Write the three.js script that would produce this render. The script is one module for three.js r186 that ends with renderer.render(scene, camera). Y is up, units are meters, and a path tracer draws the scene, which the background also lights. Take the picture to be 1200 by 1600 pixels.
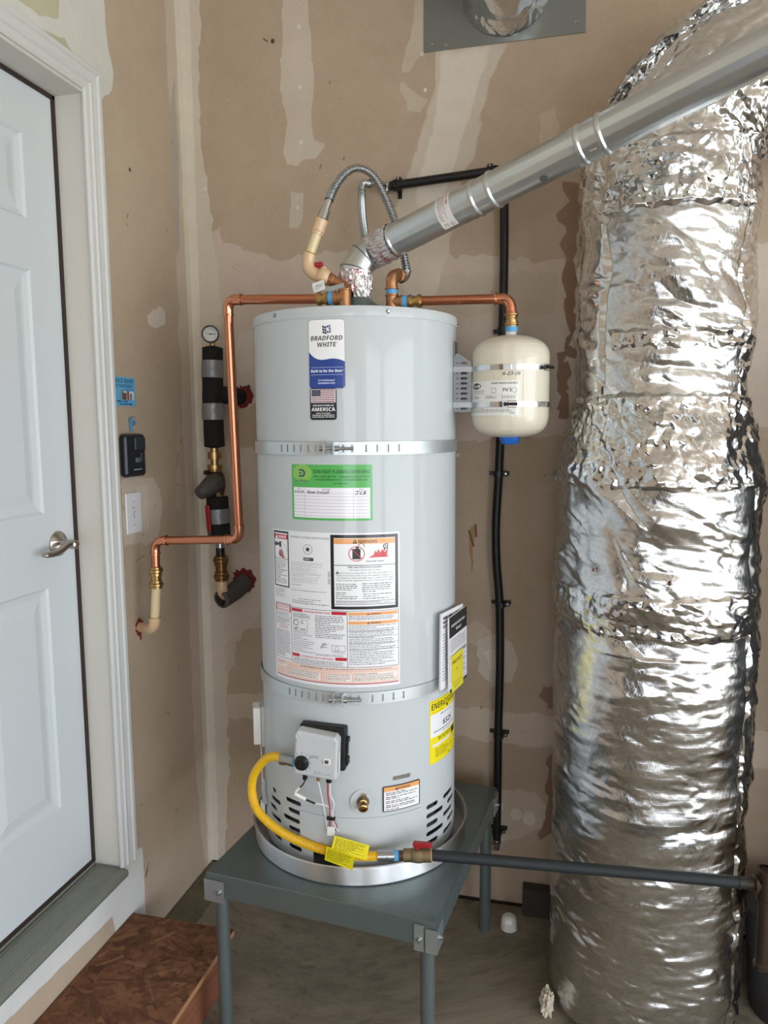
import * as THREE from 'three';
import { mergeGeometries, toCreasedNormals } from 'three/addons/utils/BufferGeometryUtils.js';
import { RoundedBoxGeometry } from 'three/addons/geometries/RoundedBoxGeometry.js';
import { RectAreaLightUniformsLib } from 'three/addons/lights/RectAreaLightUniformsLib.js';
import { Brush, Evaluator, SUBTRACTION } from 'three-bvh-csg';
import { createNoise3D } from 'simplex-noise';

// ---------------------------------------------------------------- camera, sky, light, exposure
const V = (x, y, z) => new THREE.Vector3(x, y, z);
const scene = new THREE.Scene();
const camera = new THREE.PerspectiveCamera(68.28, 1200 / 1600, 0.05, 100);
camera.position.set(1.2011, 1.534, 2.2879);
camera.up.set(-0.02087, 0.99332, -0.11345);
camera.lookAt(1.2011 - 0.23761, 1.534 - 0.11515, 2.2879 - 0.96451);
const renderer = new THREE.WebGLRenderer({ antialias: true });
renderer.toneMapping = THREE.LinearToneMapping;
renderer.toneMappingExposure = 0.76;
renderer.shadowMap.enabled = true;
RectAreaLightUniformsLib.init();
const SKY = 3;
scene.background = new THREE.Color().setRGB(0.86 * SKY, 0.97 * SKY, 1.13 * SKY);      // even overcast sky
// daylight that falls in through the open garage door, same size as the opening
const DOOR_Z0 = 1.15, DOOR_Z1 = 4.6, DOOR_H = 2.2, ROOM_X = 5.0, ROOM_Z = 4.9, ROOM_Y = 2.9;
const day = new THREE.RectAreaLight(new THREE.Color().setRGB(0.9, 0.97, 1.07), 5, DOOR_Z1 - DOOR_Z0, DOOR_H);
day.position.set(ROOM_X + 0.02, DOOR_H / 2, (DOOR_Z0 + DOOR_Z1) / 2);
day.lookAt(0, DOOR_H / 2, (DOOR_Z0 + DOOR_Z1) / 2);
scene.add(day);
// daylight through the window in the front wall, behind the camera
const WX0 = 0.8, WX1 = 1.9, WY0 = 0.55, WY1 = 1.95;
const day2 = new THREE.RectAreaLight(new THREE.Color().setRGB(0.94, 0.97, 1.02), 5, WX1 - WX0 - 0.1, WY1 - WY0 - 0.1);
day2.position.set((WX0 + WX1) / 2, (WY0 + WY1) / 2, ROOM_Z + 0.015); day2.lookAt((WX0 + WX1) / 2, (WY0 + WY1) / 2, 0);
scene.add(day2);
// daylight through the second, open garage door in the front wall
const GX0 = 2.9, GX1 = 4.7;
const day3 = new THREE.RectAreaLight(new THREE.Color().setRGB(0.9, 0.97, 1.07), 5, GX1 - GX0, DOOR_H);
day3.position.set((GX0 + GX1) / 2, DOOR_H / 2, ROOM_Z + 0.02); day3.lookAt((GX0 + GX1) / 2, DOOR_H / 2, 0);
scene.add(day3);
// sun on the drive outside, passing along the open door so that it enters only as bounced light
const sun = new THREE.DirectionalLight(new THREE.Color().setRGB(1, 0.96, 0.88), 26);
sun.position.set(ROOM_X + 3 - 3, 16, 3 - 10); sun.target.position.set(ROOM_X + 3, 0, 3);
sun.castShadow = true; sun.shadow.mapSize.set(2048, 2048); sun.shadow.radius = 1;
Object.assign(sun.shadow.camera, { left: -14, right: 14, top: 14, bottom: -14, near: 1, far: 50 });
scene.add(sun, sun.target);

// ---------------------------------------------------------------- helpers
const noise3 = createNoise3D(mulberry(7));
function mulberry(a) { return () => { a |= 0; a = (a + 0x6d2b79f5) | 0; let t = Math.imul(a ^ (a >>> 15), 1 | a); t = (t + Math.imul(t ^ (t >>> 7), 61 | t)) ^ t; return ((t ^ (t >>> 14)) >>> 0) / 4294967296; }; }
const rnd = mulberry(11);
const rr = (a, b) => a + (b - a) * rnd();
const DEG = Math.PI / 180;
const used = {};
function numbered(name) { const n = used[name] = (used[name] ?? -1) + 1; return n ? name + '_' + String(n).padStart(3, '0') : name; }
function tag(o, label, category, group) { Object.assign(o.userData, { label, category }); if (group) o.userData.group = group; return o; }
function thing(name, label, category, pos = [0, 0, 0], group) {
  const o = new THREE.Group(); o.name = numbered(name); o.position.set(...pos); scene.add(o);
  return tag(o, label, category, group);
}
function clean(g) {
  g = g.index ? g.toNonIndexed() : g.clone();
  for (const k of Object.keys(g.attributes)) if (!['position', 'normal', 'uv'].includes(k)) g.deleteAttribute(k);
  if (!g.attributes.normal) g.computeVertexNormals();
  if (!g.attributes.uv) g.setAttribute('uv', new THREE.BufferAttribute(new Float32Array(g.attributes.position.count * 2), 2));
  g.morphAttributes = {}; g.clearGroups();
  return g;
}
const join = (list) => list.length === 1 ? list[0] : mergeGeometries(list.map(clean));
function part(name, geos, material, parent, label) {
  const m = new THREE.Mesh(Array.isArray(geos) ? join(geos) : geos, material);
  m.name = parent === scene ? numbered(name) : name; m.castShadow = m.receiveShadow = true;
  if (label) m.userData.label = label;
  parent.add(m); return m;
}
function struct(name, geos, material, parent = scene) {
  const m = part(name, geos, material, parent);
  if (parent === scene) m.userData.kind = 'structure';
  return m;
}
function boxG(x0, x1, y0, y1, z0, z1, r = 0) {
  const w = x1 - x0, h = y1 - y0, d = z1 - z0;
  const g = r ? new RoundedBoxGeometry(w, h, d, 2, Math.min(r, w / 2.01, h / 2.01, d / 2.01)) : new THREE.BoxGeometry(w, h, d);
  if (!r) boxUV(g, w, h, d);
  return g.translate((x0 + x1) / 2, (y0 + y1) / 2, (z0 + z1) / 2);
}
function boxUV(g, w, h, d) {                                    // uv in metres
  const p = g.attributes.position, n = g.attributes.normal, uv = g.attributes.uv;
  for (let i = 0; i < p.count; i++) {
    if (Math.abs(n.getX(i)) > 0.5) uv.setXY(i, p.getZ(i) + d / 2, p.getY(i) + h / 2);
    else if (Math.abs(n.getY(i)) > 0.5) uv.setXY(i, p.getX(i) + w / 2, p.getZ(i) + d / 2);
    else uv.setXY(i, p.getX(i) + w / 2, p.getY(i) + h / 2);
  }
}
const UPV = V(0, 1, 0);
function aim(g, a, b) {                                         // from +y at the origin to a -> b
  const d = b.clone().sub(a).normalize();
  return g.applyQuaternion(new THREE.Quaternion().setFromUnitVectors(UPV, d)).translate(a.x, a.y, a.z);
}
function rod(a, b, r, seg = 20, r2 = r) {
  const L = a.distanceTo(b);
  return aim(new THREE.CylinderGeometry(r2, r, L, seg).translate(0, L / 2, 0), a, b);
}
function lathe(profile, a = V(0, 0, 0), b = V(0, 1, 0), seg = 32) {      // profile [[radius, along], ...] about a -> b
  const g = toCreasedNormals(new THREE.LatheGeometry(profile.map(([r, y]) => new THREE.Vector2(Math.max(r, 1e-5), y)), seg), 0.6);
  return aim(g, a, b);
}
function sweep(curve, nS, nT, rf, uvR) {                        // tube with a radius that varies with arc length and angle
  const L = curve.getLength(), fr = curve.computeFrenetFrames(nS, false), pos = [], uv = [], idx = [];
  for (let i = 0; i <= nS; i++) {
    const p = curve.getPointAt(i / nS), N = fr.normals[i], B = fr.binormals[i];
    for (let j = 0; j <= nT; j++) {
      const t = (j % nT) / nT * 2 * Math.PI, r = rf(i / nS * L, t, i / nS), c = Math.cos(t), s = Math.sin(t);
      pos.push(p.x + r * (c * N.x + s * B.x), p.y + r * (c * N.y + s * B.y), p.z + r * (c * N.z + s * B.z));
      uv.push(j / nT * 2 * Math.PI * (uvR ?? r), i / nS * L);
    }
  }
  for (let i = 0; i < nS; i++) for (let j = 0; j < nT; j++) {
    const a = i * (nT + 1) + j, b = a + nT + 1;
    idx.push(a, a + 1, b, b, a + 1, b + 1);
  }
  const g = new THREE.BufferGeometry();
  g.setAttribute('position', new THREE.Float32BufferAttribute(pos, 3)); g.setAttribute('uv', new THREE.Float32BufferAttribute(uv, 2)); g.setIndex(idx);
  g.computeVertexNormals();
  const n = g.attributes.normal;                                // close the seam in the normals
  for (let i = 0; i <= nS; i++) {
    const a = i * (nT + 1), b = a + nT, v = V(n.getX(a) + n.getX(b), n.getY(a) + n.getY(b), n.getZ(a) + n.getZ(b)).normalize();
    n.setXYZ(a, v.x, v.y, v.z); n.setXYZ(b, v.x, v.y, v.z);
  }
  return g;
}
const spline = (pts, k = 0.5) => new THREE.CatmullRomCurve3(pts.map((p) => V(...p)), false, 'catmullrom', k);
const wire = (pts, r, n = 40) => new THREE.TubeGeometry(spline(pts), n, r, 8);
function elbowG(a, c, b, r, seg = 14) { return new THREE.TubeGeometry(new THREE.QuadraticBezierCurve3(a, c, b), seg, r, 18); }
function bend(t0, t1, y0, y1, R, corner = 0, thick = 0.0005) {  // sheet laid round a vertical cylinder, angles from +z towards +x, own thickness
  t0 *= DEG; t1 *= DEG;
  const n = Math.max(8, Math.ceil((t1 - t0) / 0.03)), pos = [], uv = [], idx = [], W = (t1 - t0) * R, H = y1 - y0, us = [];
  for (let i = 0; i <= n; i++) us.push(i / n);
  if (corner) for (const k of [0.02, 0.1, 0.3, 0.6, 1]) { us.push(corner * k / W, 1 - corner * k / W); }
  us.sort((a, b) => a - b);
  const m = us.length;
  for (const layer of [1, 0]) for (const u of us) {
    const e = Math.min(u, 1 - u) * W, cut = corner && e < corner ? corner - Math.sqrt(Math.max(0, corner * corner - (corner - e) ** 2)) : 0;
    const r = R + layer * thick, t = t0 + u * (t1 - t0);
    for (const y of [y0 + cut, y1 - cut]) { pos.push(r * Math.sin(t), y, r * Math.cos(t)); uv.push(u, (y - y0) / H); }
  }
  for (let i = 0; i < m - 1; i++) {
    const a = i * 2, o = m * 2;
    idx.push(a, a + 2, a + 1, a + 1, a + 2, a + 3);
    idx.push(a, o + a, a + 2, a + 2, o + a, o + a + 2, a + 1, a + 3, o + a + 1, a + 3, o + a + 3, o + a + 1);
  }
  for (const a of [0, (m - 1) * 2]) { const o = m * 2; idx.push(a, a + 1, o + a, a + 1, o + a + 1, o + a); }
  const g = new THREE.BufferGeometry();
  g.setAttribute('position', new THREE.Float32BufferAttribute(pos, 3)); g.setAttribute('uv', new THREE.Float32BufferAttribute(uv, 2)); g.setIndex(idx);
  return toCreasedNormals(g, 0.5);
}
function plate(w, h, t, corner = 0) {                           // flat card facing +z, uv 0..1 on its face
  const s = new THREE.Shape(), x = w / 2, y = h / 2, c = Math.max(corner, 1e-4);
  s.moveTo(-x + c, -y).lineTo(x - c, -y).quadraticCurveTo(x, -y, x, -y + c).lineTo(x, y - c).quadraticCurveTo(x, y, x - c, y).lineTo(-x + c, y).quadraticCurveTo(-x, y, -x, y - c).lineTo(-x, -y + c).quadraticCurveTo(-x, -y, -x + c, -y);
  const g = new THREE.ExtrudeGeometry(s, { depth: t, bevelEnabled: false, curveSegments: 6 }), uv = g.attributes.uv, p = g.attributes.position;
  for (let i = 0; i < uv.count; i++) uv.setXY(i, p.getX(i) / w + 0.5, p.getY(i) / h + 0.5);
  return g;
}
function polyExtrude(pts, depth, bevel = 0) {
  const s = new THREE.Shape(pts.map(([x, y]) => new THREE.Vector2(x, y)));
  return new THREE.ExtrudeGeometry(s, { depth, bevelEnabled: !!bevel, bevelSize: bevel, bevelThickness: bevel, bevelSegments: 2, bevelOffset: -bevel });
}
function hexNut(a, b, r) { return rod(a, b, r, 6); }
// ---------------------------------------------------------------- textures
function canvas(w, h, draw) {
  const c = document.createElement('canvas'); c.width = w; c.height = h;
  draw(c.getContext('2d'), w, h); return c;
}
function colourTex(c, rx, ry) {
  const t = new THREE.CanvasTexture(c); t.colorSpace = THREE.SRGBColorSpace; t.magFilter = THREE.LinearFilter;
  if (rx) { t.wrapS = t.wrapT = THREE.RepeatWrapping; t.repeat.set(rx, ry); }
  return t;
}
function dataTex(n, f, rx, ry, srgb, h = n) {                    // f(x, y) in 0..1 -> grey or [r, g, b] in 0..255
  const d = new Uint8Array(n * h * 4);
  for (let y = 0; y < h; y++) for (let x = 0; x < n; x++) {
    const v = f(x / n, y / h), o = (y * n + x) * 4;
    for (let k = 0; k < 3; k++) d[o + k] = Math.max(0, Math.min(255, Array.isArray(v) ? v[k] : v)); d[o + 3] = 255;
  }
  const t = new THREE.DataTexture(d, n, h); t.magFilter = THREE.LinearFilter; t.minFilter = THREE.LinearFilter; t.wrapS = t.wrapT = THREE.RepeatWrapping; t.repeat.set(rx, ry);
  if (srgb) t.colorSpace = THREE.SRGBColorSpace; t.needsUpdate = true; return t;
}
const tn = (x, y, f, seed = 0) => {                             // noise that tiles on 0..1
  const a = x * 2 * Math.PI, b = y * 2 * Math.PI, k = f / 6.283;
  return noise3(Math.cos(a) * k + seed * 9.1, Math.sin(a) * k + Math.cos(b) * k * 1.7, Math.sin(b) * k * 1.3 + seed * 3.7);
};
const std = (o) => new THREE.MeshStandardMaterial(o), phy = (o) => new THREE.MeshPhysicalMaterial(o);
const metalGrain = dataTex(256, (x, y) => 205 + 22 * tn(x, y, 18, 1) + 22 * tn(x, y, 60, 2), 6, 6);
const fineGrain = dataTex(256, (x, y) => 128 + 60 * tn(x, y, 40, 3) + 60 * tn(x, y, 110, 4), 8, 8);
const spangle = dataTex(256, (x, y) => { const v = tn(x, y, 14, 5) + 0.6 * tn(x, y, 34, 6); return 205 + 22 * Math.round(v * 2) / 2; }, 10, 10);
const M = {
  jacket: phy({ color: '#c3c8ca', roughness: 0.6, specularIntensity: 0.6, clearcoat: 0.4, clearcoatRoughness: 0.06, bumpMap: fineGrain, bumpScale: 0.00004 }),
  innerSteel: std({ color: '#7b7d7e', roughness: 0.7, metalness: 0.3 }),
  copper: std({ color: '#c98263', metalness: 1, roughness: 0.3, roughnessMap: metalGrain }),
  copperBright: std({ color: '#d89272', metalness: 1, roughness: 0.2 }),
  bronze: std({ color: '#b98760', metalness: 0.9, roughness: 0.42 }),
  brass: std({ color: '#bd9c68', metalness: 1, roughness: 0.32 }),
  brassDull: std({ color: '#8d7a5c', metalness: 0.8, roughness: 0.5, bumpMap: fineGrain, bumpScale: 0.0004 }),
  chrome: std({ color: '#d9dbdc', metalness: 1, roughness: 0.18 }),
  steel: std({ color: '#b9bdbf', metalness: 1, roughness: 0.3 }),
  strapMetal: std({ color: '#d3d8da', metalness: 0.75, roughness: 0.5, roughnessMap: spangle }),
  bracketZinc: std({ color: '#8f9294', metalness: 0.6, roughness: 0.45, roughnessMap: spangle }),
  zinc: std({ color: '#d6dcdf', metalness: 1, roughness: 0.33 }),
  galvanised: std({ color: '#b4bec1', metalness: 0.8, roughness: 0.45, roughnessMap: spangle }),
  standSheet: std({ color: '#748080', metalness: 0.6, roughness: 0.38, roughnessMap: metalGrain }),
  pan: phy({ color: '#e3e4e6', metalness: 1, roughness: 0.42, anisotropy: 0.9, anisotropyRotation: Math.PI / 2 }),
  nickel: std({ color: '#b3aca3', metalness: 1, roughness: 0.28 }),
  cream: phy({ color: '#dcd4c1', roughness: 0.5, specularIntensity: 0.6, clearcoat: 0.7, clearcoatRoughness: 0.05 }),
  cpvc: phy({ color: '#dcc59a', roughness: 0.35, clearcoat: 0.3 }),
  cpvcTan: phy({ color: '#d8b48f', roughness: 0.35, clearcoat: 0.3 }),
  blackPlastic: std({ color: '#0e0d0d', roughness: 0.45 }),
  blackPipe: std({ color: '#0d0b0a', roughness: 0.5 }),
  foam: std({ color: '#161514', roughness: 0.85, bumpMap: fineGrain, bumpScale: 0.0006 }),
  greyTape: std({ color: '#8b8c8e', roughness: 0.38, metalness: 0.35 }),
  greyRubber: std({ color: '#4d4845', roughness: 0.6 }),
  red: std({ color: '#a11a22', roughness: 0.4 }),
  redDark: std({ color: '#7c1d17', roughness: 0.75, bumpMap: fineGrain, bumpScale: 0.002 }),
  blueTape: std({ color: '#58a3d8', roughness: 0.5 }),
  blueCap: std({ color: '#1f63bd', roughness: 0.4 }),
  white: phy({ color: '#eceae6', roughness: 0.4, clearcoat: 0.3, clearcoatRoughness: 0.2 }),
  whitePlate: phy({ color: '#ebebf0', roughness: 0.35, clearcoat: 0.4, clearcoatRoughness: 0.15 }),
  valveGrey: std({ color: '#c9cacb', roughness: 0.5 }),
  yellowHose: phy({ color: '#f0bd12', roughness: 0.4, clearcoat: 0.4 }),
  iron: std({ color: '#34383a', roughness: 0.5, metalness: 0.5, bumpMap: fineGrain, bumpScale: 0.0003 }),
  doorWhite: std({ color: '#d0d5d8', roughness: 0.5 }),
  trimWhite: std({ color: '#d2d2d0', roughness: 0.45 }),
  jamb: std({ color: '#d2cdc4', roughness: 0.5 }),
  gasket: std({ color: '#33251f', roughness: 0.6 }),
  wireWhite: std({ color: '#e8e8e6', roughness: 0.4 }),
  wireRed: std({ color: '#a94a50', roughness: 0.4 }),
  clear: phy({ color: '#ffffff', roughness: 0.12, transmission: 1, thickness: 0, ior: 1.45 }),
  tape: std({ color: '#d8d8d6', metalness: 1, roughness: 0.3 }),
};
// ---------------------------------------------------------------- drywall: paper, joint compound, dirt and torn paper as they are on the photograph
function wallCanvas(W, H, scale, base, draw) {
  return canvas(Math.round(W * scale), Math.round(H * scale), (ctx, w, h) => {
    ctx.fillStyle = base; ctx.fillRect(0, 0, w, h);
    const poly = (pts, col, rough = 0.006, soft = 0) => {           // a patch with a ragged trowelled outline; metres
      const out = [];
      pts.forEach(([x, y], i) => {
        const [x2, y2] = pts[(i + 1) % pts.length], n = Math.max(1, Math.round(Math.hypot(x2 - x, y2 - y) / 0.02));
        for (let k = 0; k < n; k++) {
          const u = x + (x2 - x) * k / n, v = y + (y2 - y) * k / n;
          out.push([u + rough * noise3(u * 22, v * 22, 1) + rough * 0.5 * noise3(u * 70, v * 70, 2), v + rough * noise3(u * 22, v * 22, 5) + rough * 0.5 * noise3(u * 70, v * 70, 6)]);
        }
      });
      const path = (grow) => { const cx = out.reduce((s, p) => s + p[0], 0) / out.length, cy = out.reduce((s, p) => s + p[1], 0) / out.length; ctx.beginPath(); out.forEach(([x, y], i) => { const q = [(cx + (x - cx) * grow) * scale, h - (cy + (y - cy) * grow) * scale]; i ? ctx.lineTo(...q) : ctx.moveTo(...q); }); ctx.closePath(); };
      ctx.fillStyle = col;
      if (soft) { for (let k = 0; k < 5; k++) { ctx.globalAlpha = 0.3; path(1 - soft * k / 5); ctx.fill(); } ctx.globalAlpha = 1; } else { path(1); ctx.fill(); }
    };
    const dot = (x, y, r, col) => { ctx.fillStyle = col; ctx.beginPath(); ctx.ellipse(x * scale, h - y * scale, r * scale, r * scale * 1.15, 0, 0, 7); ctx.fill(); };
    const scratch = (x, y, x2, y2, t, col) => { ctx.strokeStyle = col; ctx.lineWidth = t * scale; ctx.beginPath(); ctx.moveTo(x * scale, h - y * scale); ctx.lineTo(x2 * scale, h - y2 * scale); ctx.stroke(); };
    draw({ poly, dot, scratch, ctx });
    const im = ctx.getImageData(0, 0, w, h), d = im.data;
    for (let y = 0; y < h; y++) for (let x = 0; x < w; x++) {
      const u = x / scale, v = y / scale, o = (y * w + x) * 4;
      const n = 3.2 * noise3(u * 3, v * 3, 3) + 2.2 * noise3(u * 11, v * 11, 4) + 1.8 * noise3(u * 60, v * 60, 8) + 3 * (rnd() - 0.5);
      for (let k = 0; k < 3; k++) d[o + k] += n * (k === 2 ? 1.1 : 1);
    }
    ctx.putImageData(im, 0, 0);
  });
}
const PAPER = '#b7a38d', MUD = '#cfc5b8', MUD2 = '#c9bbab', PINK = '#cab8a8', WARM = '#c4b29f', TORN = '#957763';
const backCanvas = wallCanvas(2.4, 3.05, 560, PAPER, ({ poly, dot, scratch }) => {
  // joint along the row of sheets, wide feathered coat, then its denser middle
  poly([[-0.05, 1.9], [0.07, 2.14], [0.11, 2.16], [0.12, 2.12], [0.19, 2.09], [0.23, 2.07], [0.3, 2.04], [0.38, 2.06], [0.52, 2.06], [0.66, 2.04], [0.84, 2.03], [1.13, 2.0], [1.6, 2.02], [2.5, 2.0], [2.5, 1.5], [1.7, 1.52], [1.2, 1.5], [0.8, 1.48], [0.2, 1.45], [-0.05, 1.4]], PINK, 0.012);
  poly([[0.02, 1.84], [0.3, 1.85], [0.9, 1.84], [1.3, 1.84], [2.5, 1.84], [2.5, 1.62], [1.6, 1.6], [0.9, 1.6], [0.4, 1.62], [0.02, 1.64]], MUD2, 0.004);
  poly([[0.6, 1.98], [1.15, 1.97], [1.15, 1.85], [0.6, 1.86]], WARM, 0.008);
  poly([[0.16, 1.83], [0.22, 1.83], [0.21, 1.71], [0.16, 1.7], [0.14, 1.75]], MUD, 0.006);
  poly([[0.14, 1.59], [0.23, 1.6], [0.24, 1.5], [0.18, 1.42], [0.14, 1.46]], '#b6a08a', 0.01);
  poly([[0.05, 1.48], [0.27, 1.45], [0.28, 0.95], [0.23, 0.88], [0.18, 0.85], [0.13, 0.84], [0.1, 0.7], [0.03, 0.6]], '#c8b7a6', 0.012);
  poly([[0.1, 1.12], [0.16, 1.13], [0.21, 1.09], [0.23, 0.95], [0.18, 0.87], [0.08, 0.8], [0.03, 0.81], [0.03, 1.14]], '#cfbfaf', 0.012);
  poly([[0.05, 0.62], [0.3, 0.64], [0.9, 0.65], [1.17, 0.64], [1.7, 0.65], [2.5, 0.64], [2.5, 0.53], [1.6, 0.54], [1.0, 0.54], [0.6, 0.55], [0.05, 0.54]], '#cbb9a5', 0.008);
  // vertical joints and screw rows
  poly([[0.35, 3.1], [0.41, 3.1], [0.42, 2.68], [0.43, 2.57], [0.42, 2.45], [0.43, 2.39], [0.46, 2.38], [0.46, 2.37], [0.43, 2.34], [0.39, 2.34], [0.37, 2.32], [0.34, 2.33], [0.33, 2.37], [0.34, 2.45], [0.32, 2.55], [0.33, 2.69]], '#cbbcab', 0.005);
  poly([[0.35, 2.25], [0.39, 2.24], [0.385, 2.17], [0.37, 2.14], [0.34, 2.14]], '#c9bbaa', 0.004);
  poly([[0.8, 2.62], [1.01, 2.61], [0.95, 2.48], [0.93, 2.37], [0.93, 2.34], [0.88, 2.24], [0.86, 2.15], [0.84, 2.03], [0.8, 1.9], [0.72, 1.9], [0.66, 2.02], [0.68, 2.17], [0.72, 2.29], [0.77, 2.41], [0.8, 2.53]], '#d3c7b6', 0.008, 0.1);
  poly([[0.82, 2.6], [0.96, 2.6], [0.9, 2.42], [0.83, 2.2], [0.76, 2.1], [0.74, 2.22], [0.8, 2.42]], '#dcd3c5', 0.006, 0.14);
  poly([[0.74, 2.78], [0.77, 2.78], [0.77, 2.61], [0.72, 2.56], [0.7, 2.56], [0.71, 2.63], [0.73, 2.65]], '#c7b7a4', 0.006);
  poly([[0.69, 2.53], [0.7, 2.53], [0.74, 2.5], [0.78, 2.47], [0.75, 2.44], [0.72, 2.45]], '#c7b7a4', 0.005);
  poly([[1.1, 2.4], [1.14, 2.42], [1.16, 2.3], [1.1, 2.28]], '#c3b09b', 0.006);
  // lower patches beside the black pipe
  poly([[0.87, 0.89], [0.93, 0.93], [0.98, 0.9], [0.93, 0.85], [0.88, 0.85]], '#c7b39f', 0.01);
  poly([[0.93, 0.86], [0.98, 0.89], [1.04, 0.87], [1.06, 0.81], [1.04, 0.74], [0.98, 0.72], [0.94, 0.76]], '#cdbfad', 0.006);
  poly([[0.95, 0.83], [0.99, 0.84], [1.01, 0.78], [0.97, 0.77]], '#d7cbbb', 0.006);
  poly([[0.95, 0.34], [1.03, 0.39], [1.12, 0.39], [1.15, 0.35], [1.14, 0.28], [1.07, 0.23], [1.01, 0.21], [0.95, 0.21]], '#c9b8a5', 0.008);
  dot(1.06, 0.31, 0.018, '#dccfbd'); dot(1.1, 0.3, 0.02, '#dccfbd'); dot(1.01, 0.33, 0.012, '#d8cab8');
  // paper torn off beside the duct
  for (const p of [[[1.17, 2.22], [1.21, 2.2], [1.21, 1.72], [1.18, 1.74], [1.18, 1.83], [1.17, 1.87], [1.18, 1.97], [1.17, 2.01], [1.17, 2.08], [1.15, 2.13], [1.18, 2.15]], [[1.16, 1.73], [1.19, 1.74], [1.19, 1.54], [1.16, 1.57], [1.16, 1.65]], [[1.13, 0.73], [1.18, 0.74], [1.18, 0.65], [1.14, 0.68]], [[1.15, 0.51], [1.18, 0.53], [1.18, 0.27], [1.13, 0.24], [1.15, 0.35]], [[1.63, 2.1], [1.67, 2.0], [1.66, 1.85], [1.63, 1.83]]]) poly(p, TORN, 0.014);
  poly([[0.91, 1.22], [0.93, 1.23], [0.92, 1.17], [0.915, 1.07], [0.905, 1.17]], '#a3815f', 0.004);
  scratch(0.905, 1.21, 0.92, 1.16, 0.005, '#6b4630'); scratch(0.925, 1.23, 0.928, 1.19, 0.005, '#6b4630');
  // the inside corner
  poly([[-0.1, 3.1], [0.075, 3.1], [0.06, 2.73], [0.05, 2.63], [0.05, 2.42], [0.07, 2.31], [0.08, 2.21], [0.08, 2.12], [0.1, 2.03], [0.1, 1.83], [0.09, 1.46], [0.08, 1.03], [0.08, 0.36], [0.05, 0], [-0.1, 0]], '#d0c3b2', 0.007);
  poly([[-0.1, 3.1], [0.03, 3.1], [0.028, 2.2], [0.03, 1.2], [0.03, 0], [-0.1, 0]], '#dbd1c1', 0.003);
  for (const [x, y] of [[0.385, 2.72], [0.385, 2.55], [0.385, 2.39], [0.37, 2.2], [0.77, 2.5], [0.76, 2.6], [1.13, 2.33], [0.06, 2.28], [0.87, 1.44]]) dot(x, y, 0.005, '#ddd3c5');
  for (let k = 0; k < 26; k++) { const x = rr(0.1, 1.1), y = rr(0.3, 2.7); scratch(x, y, x + rr(-0.006, 0.006), y + rr(-0.02, 0.02), 0.0022, '#5c4636'); }
  for (let k = 0; k < 40; k++) dot(rr(0, 1.7), rr(0.1, 2.7), rr(0.001, 0.0025), rnd() < 0.5 ? '#594434' : '#d8ccbb');
  dot(0.3, 2.69, 0.006, '#4c3c30'); scratch(0.27, 2.7, 0.285, 2.69, 0.003, '#4c3c30');
});
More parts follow.
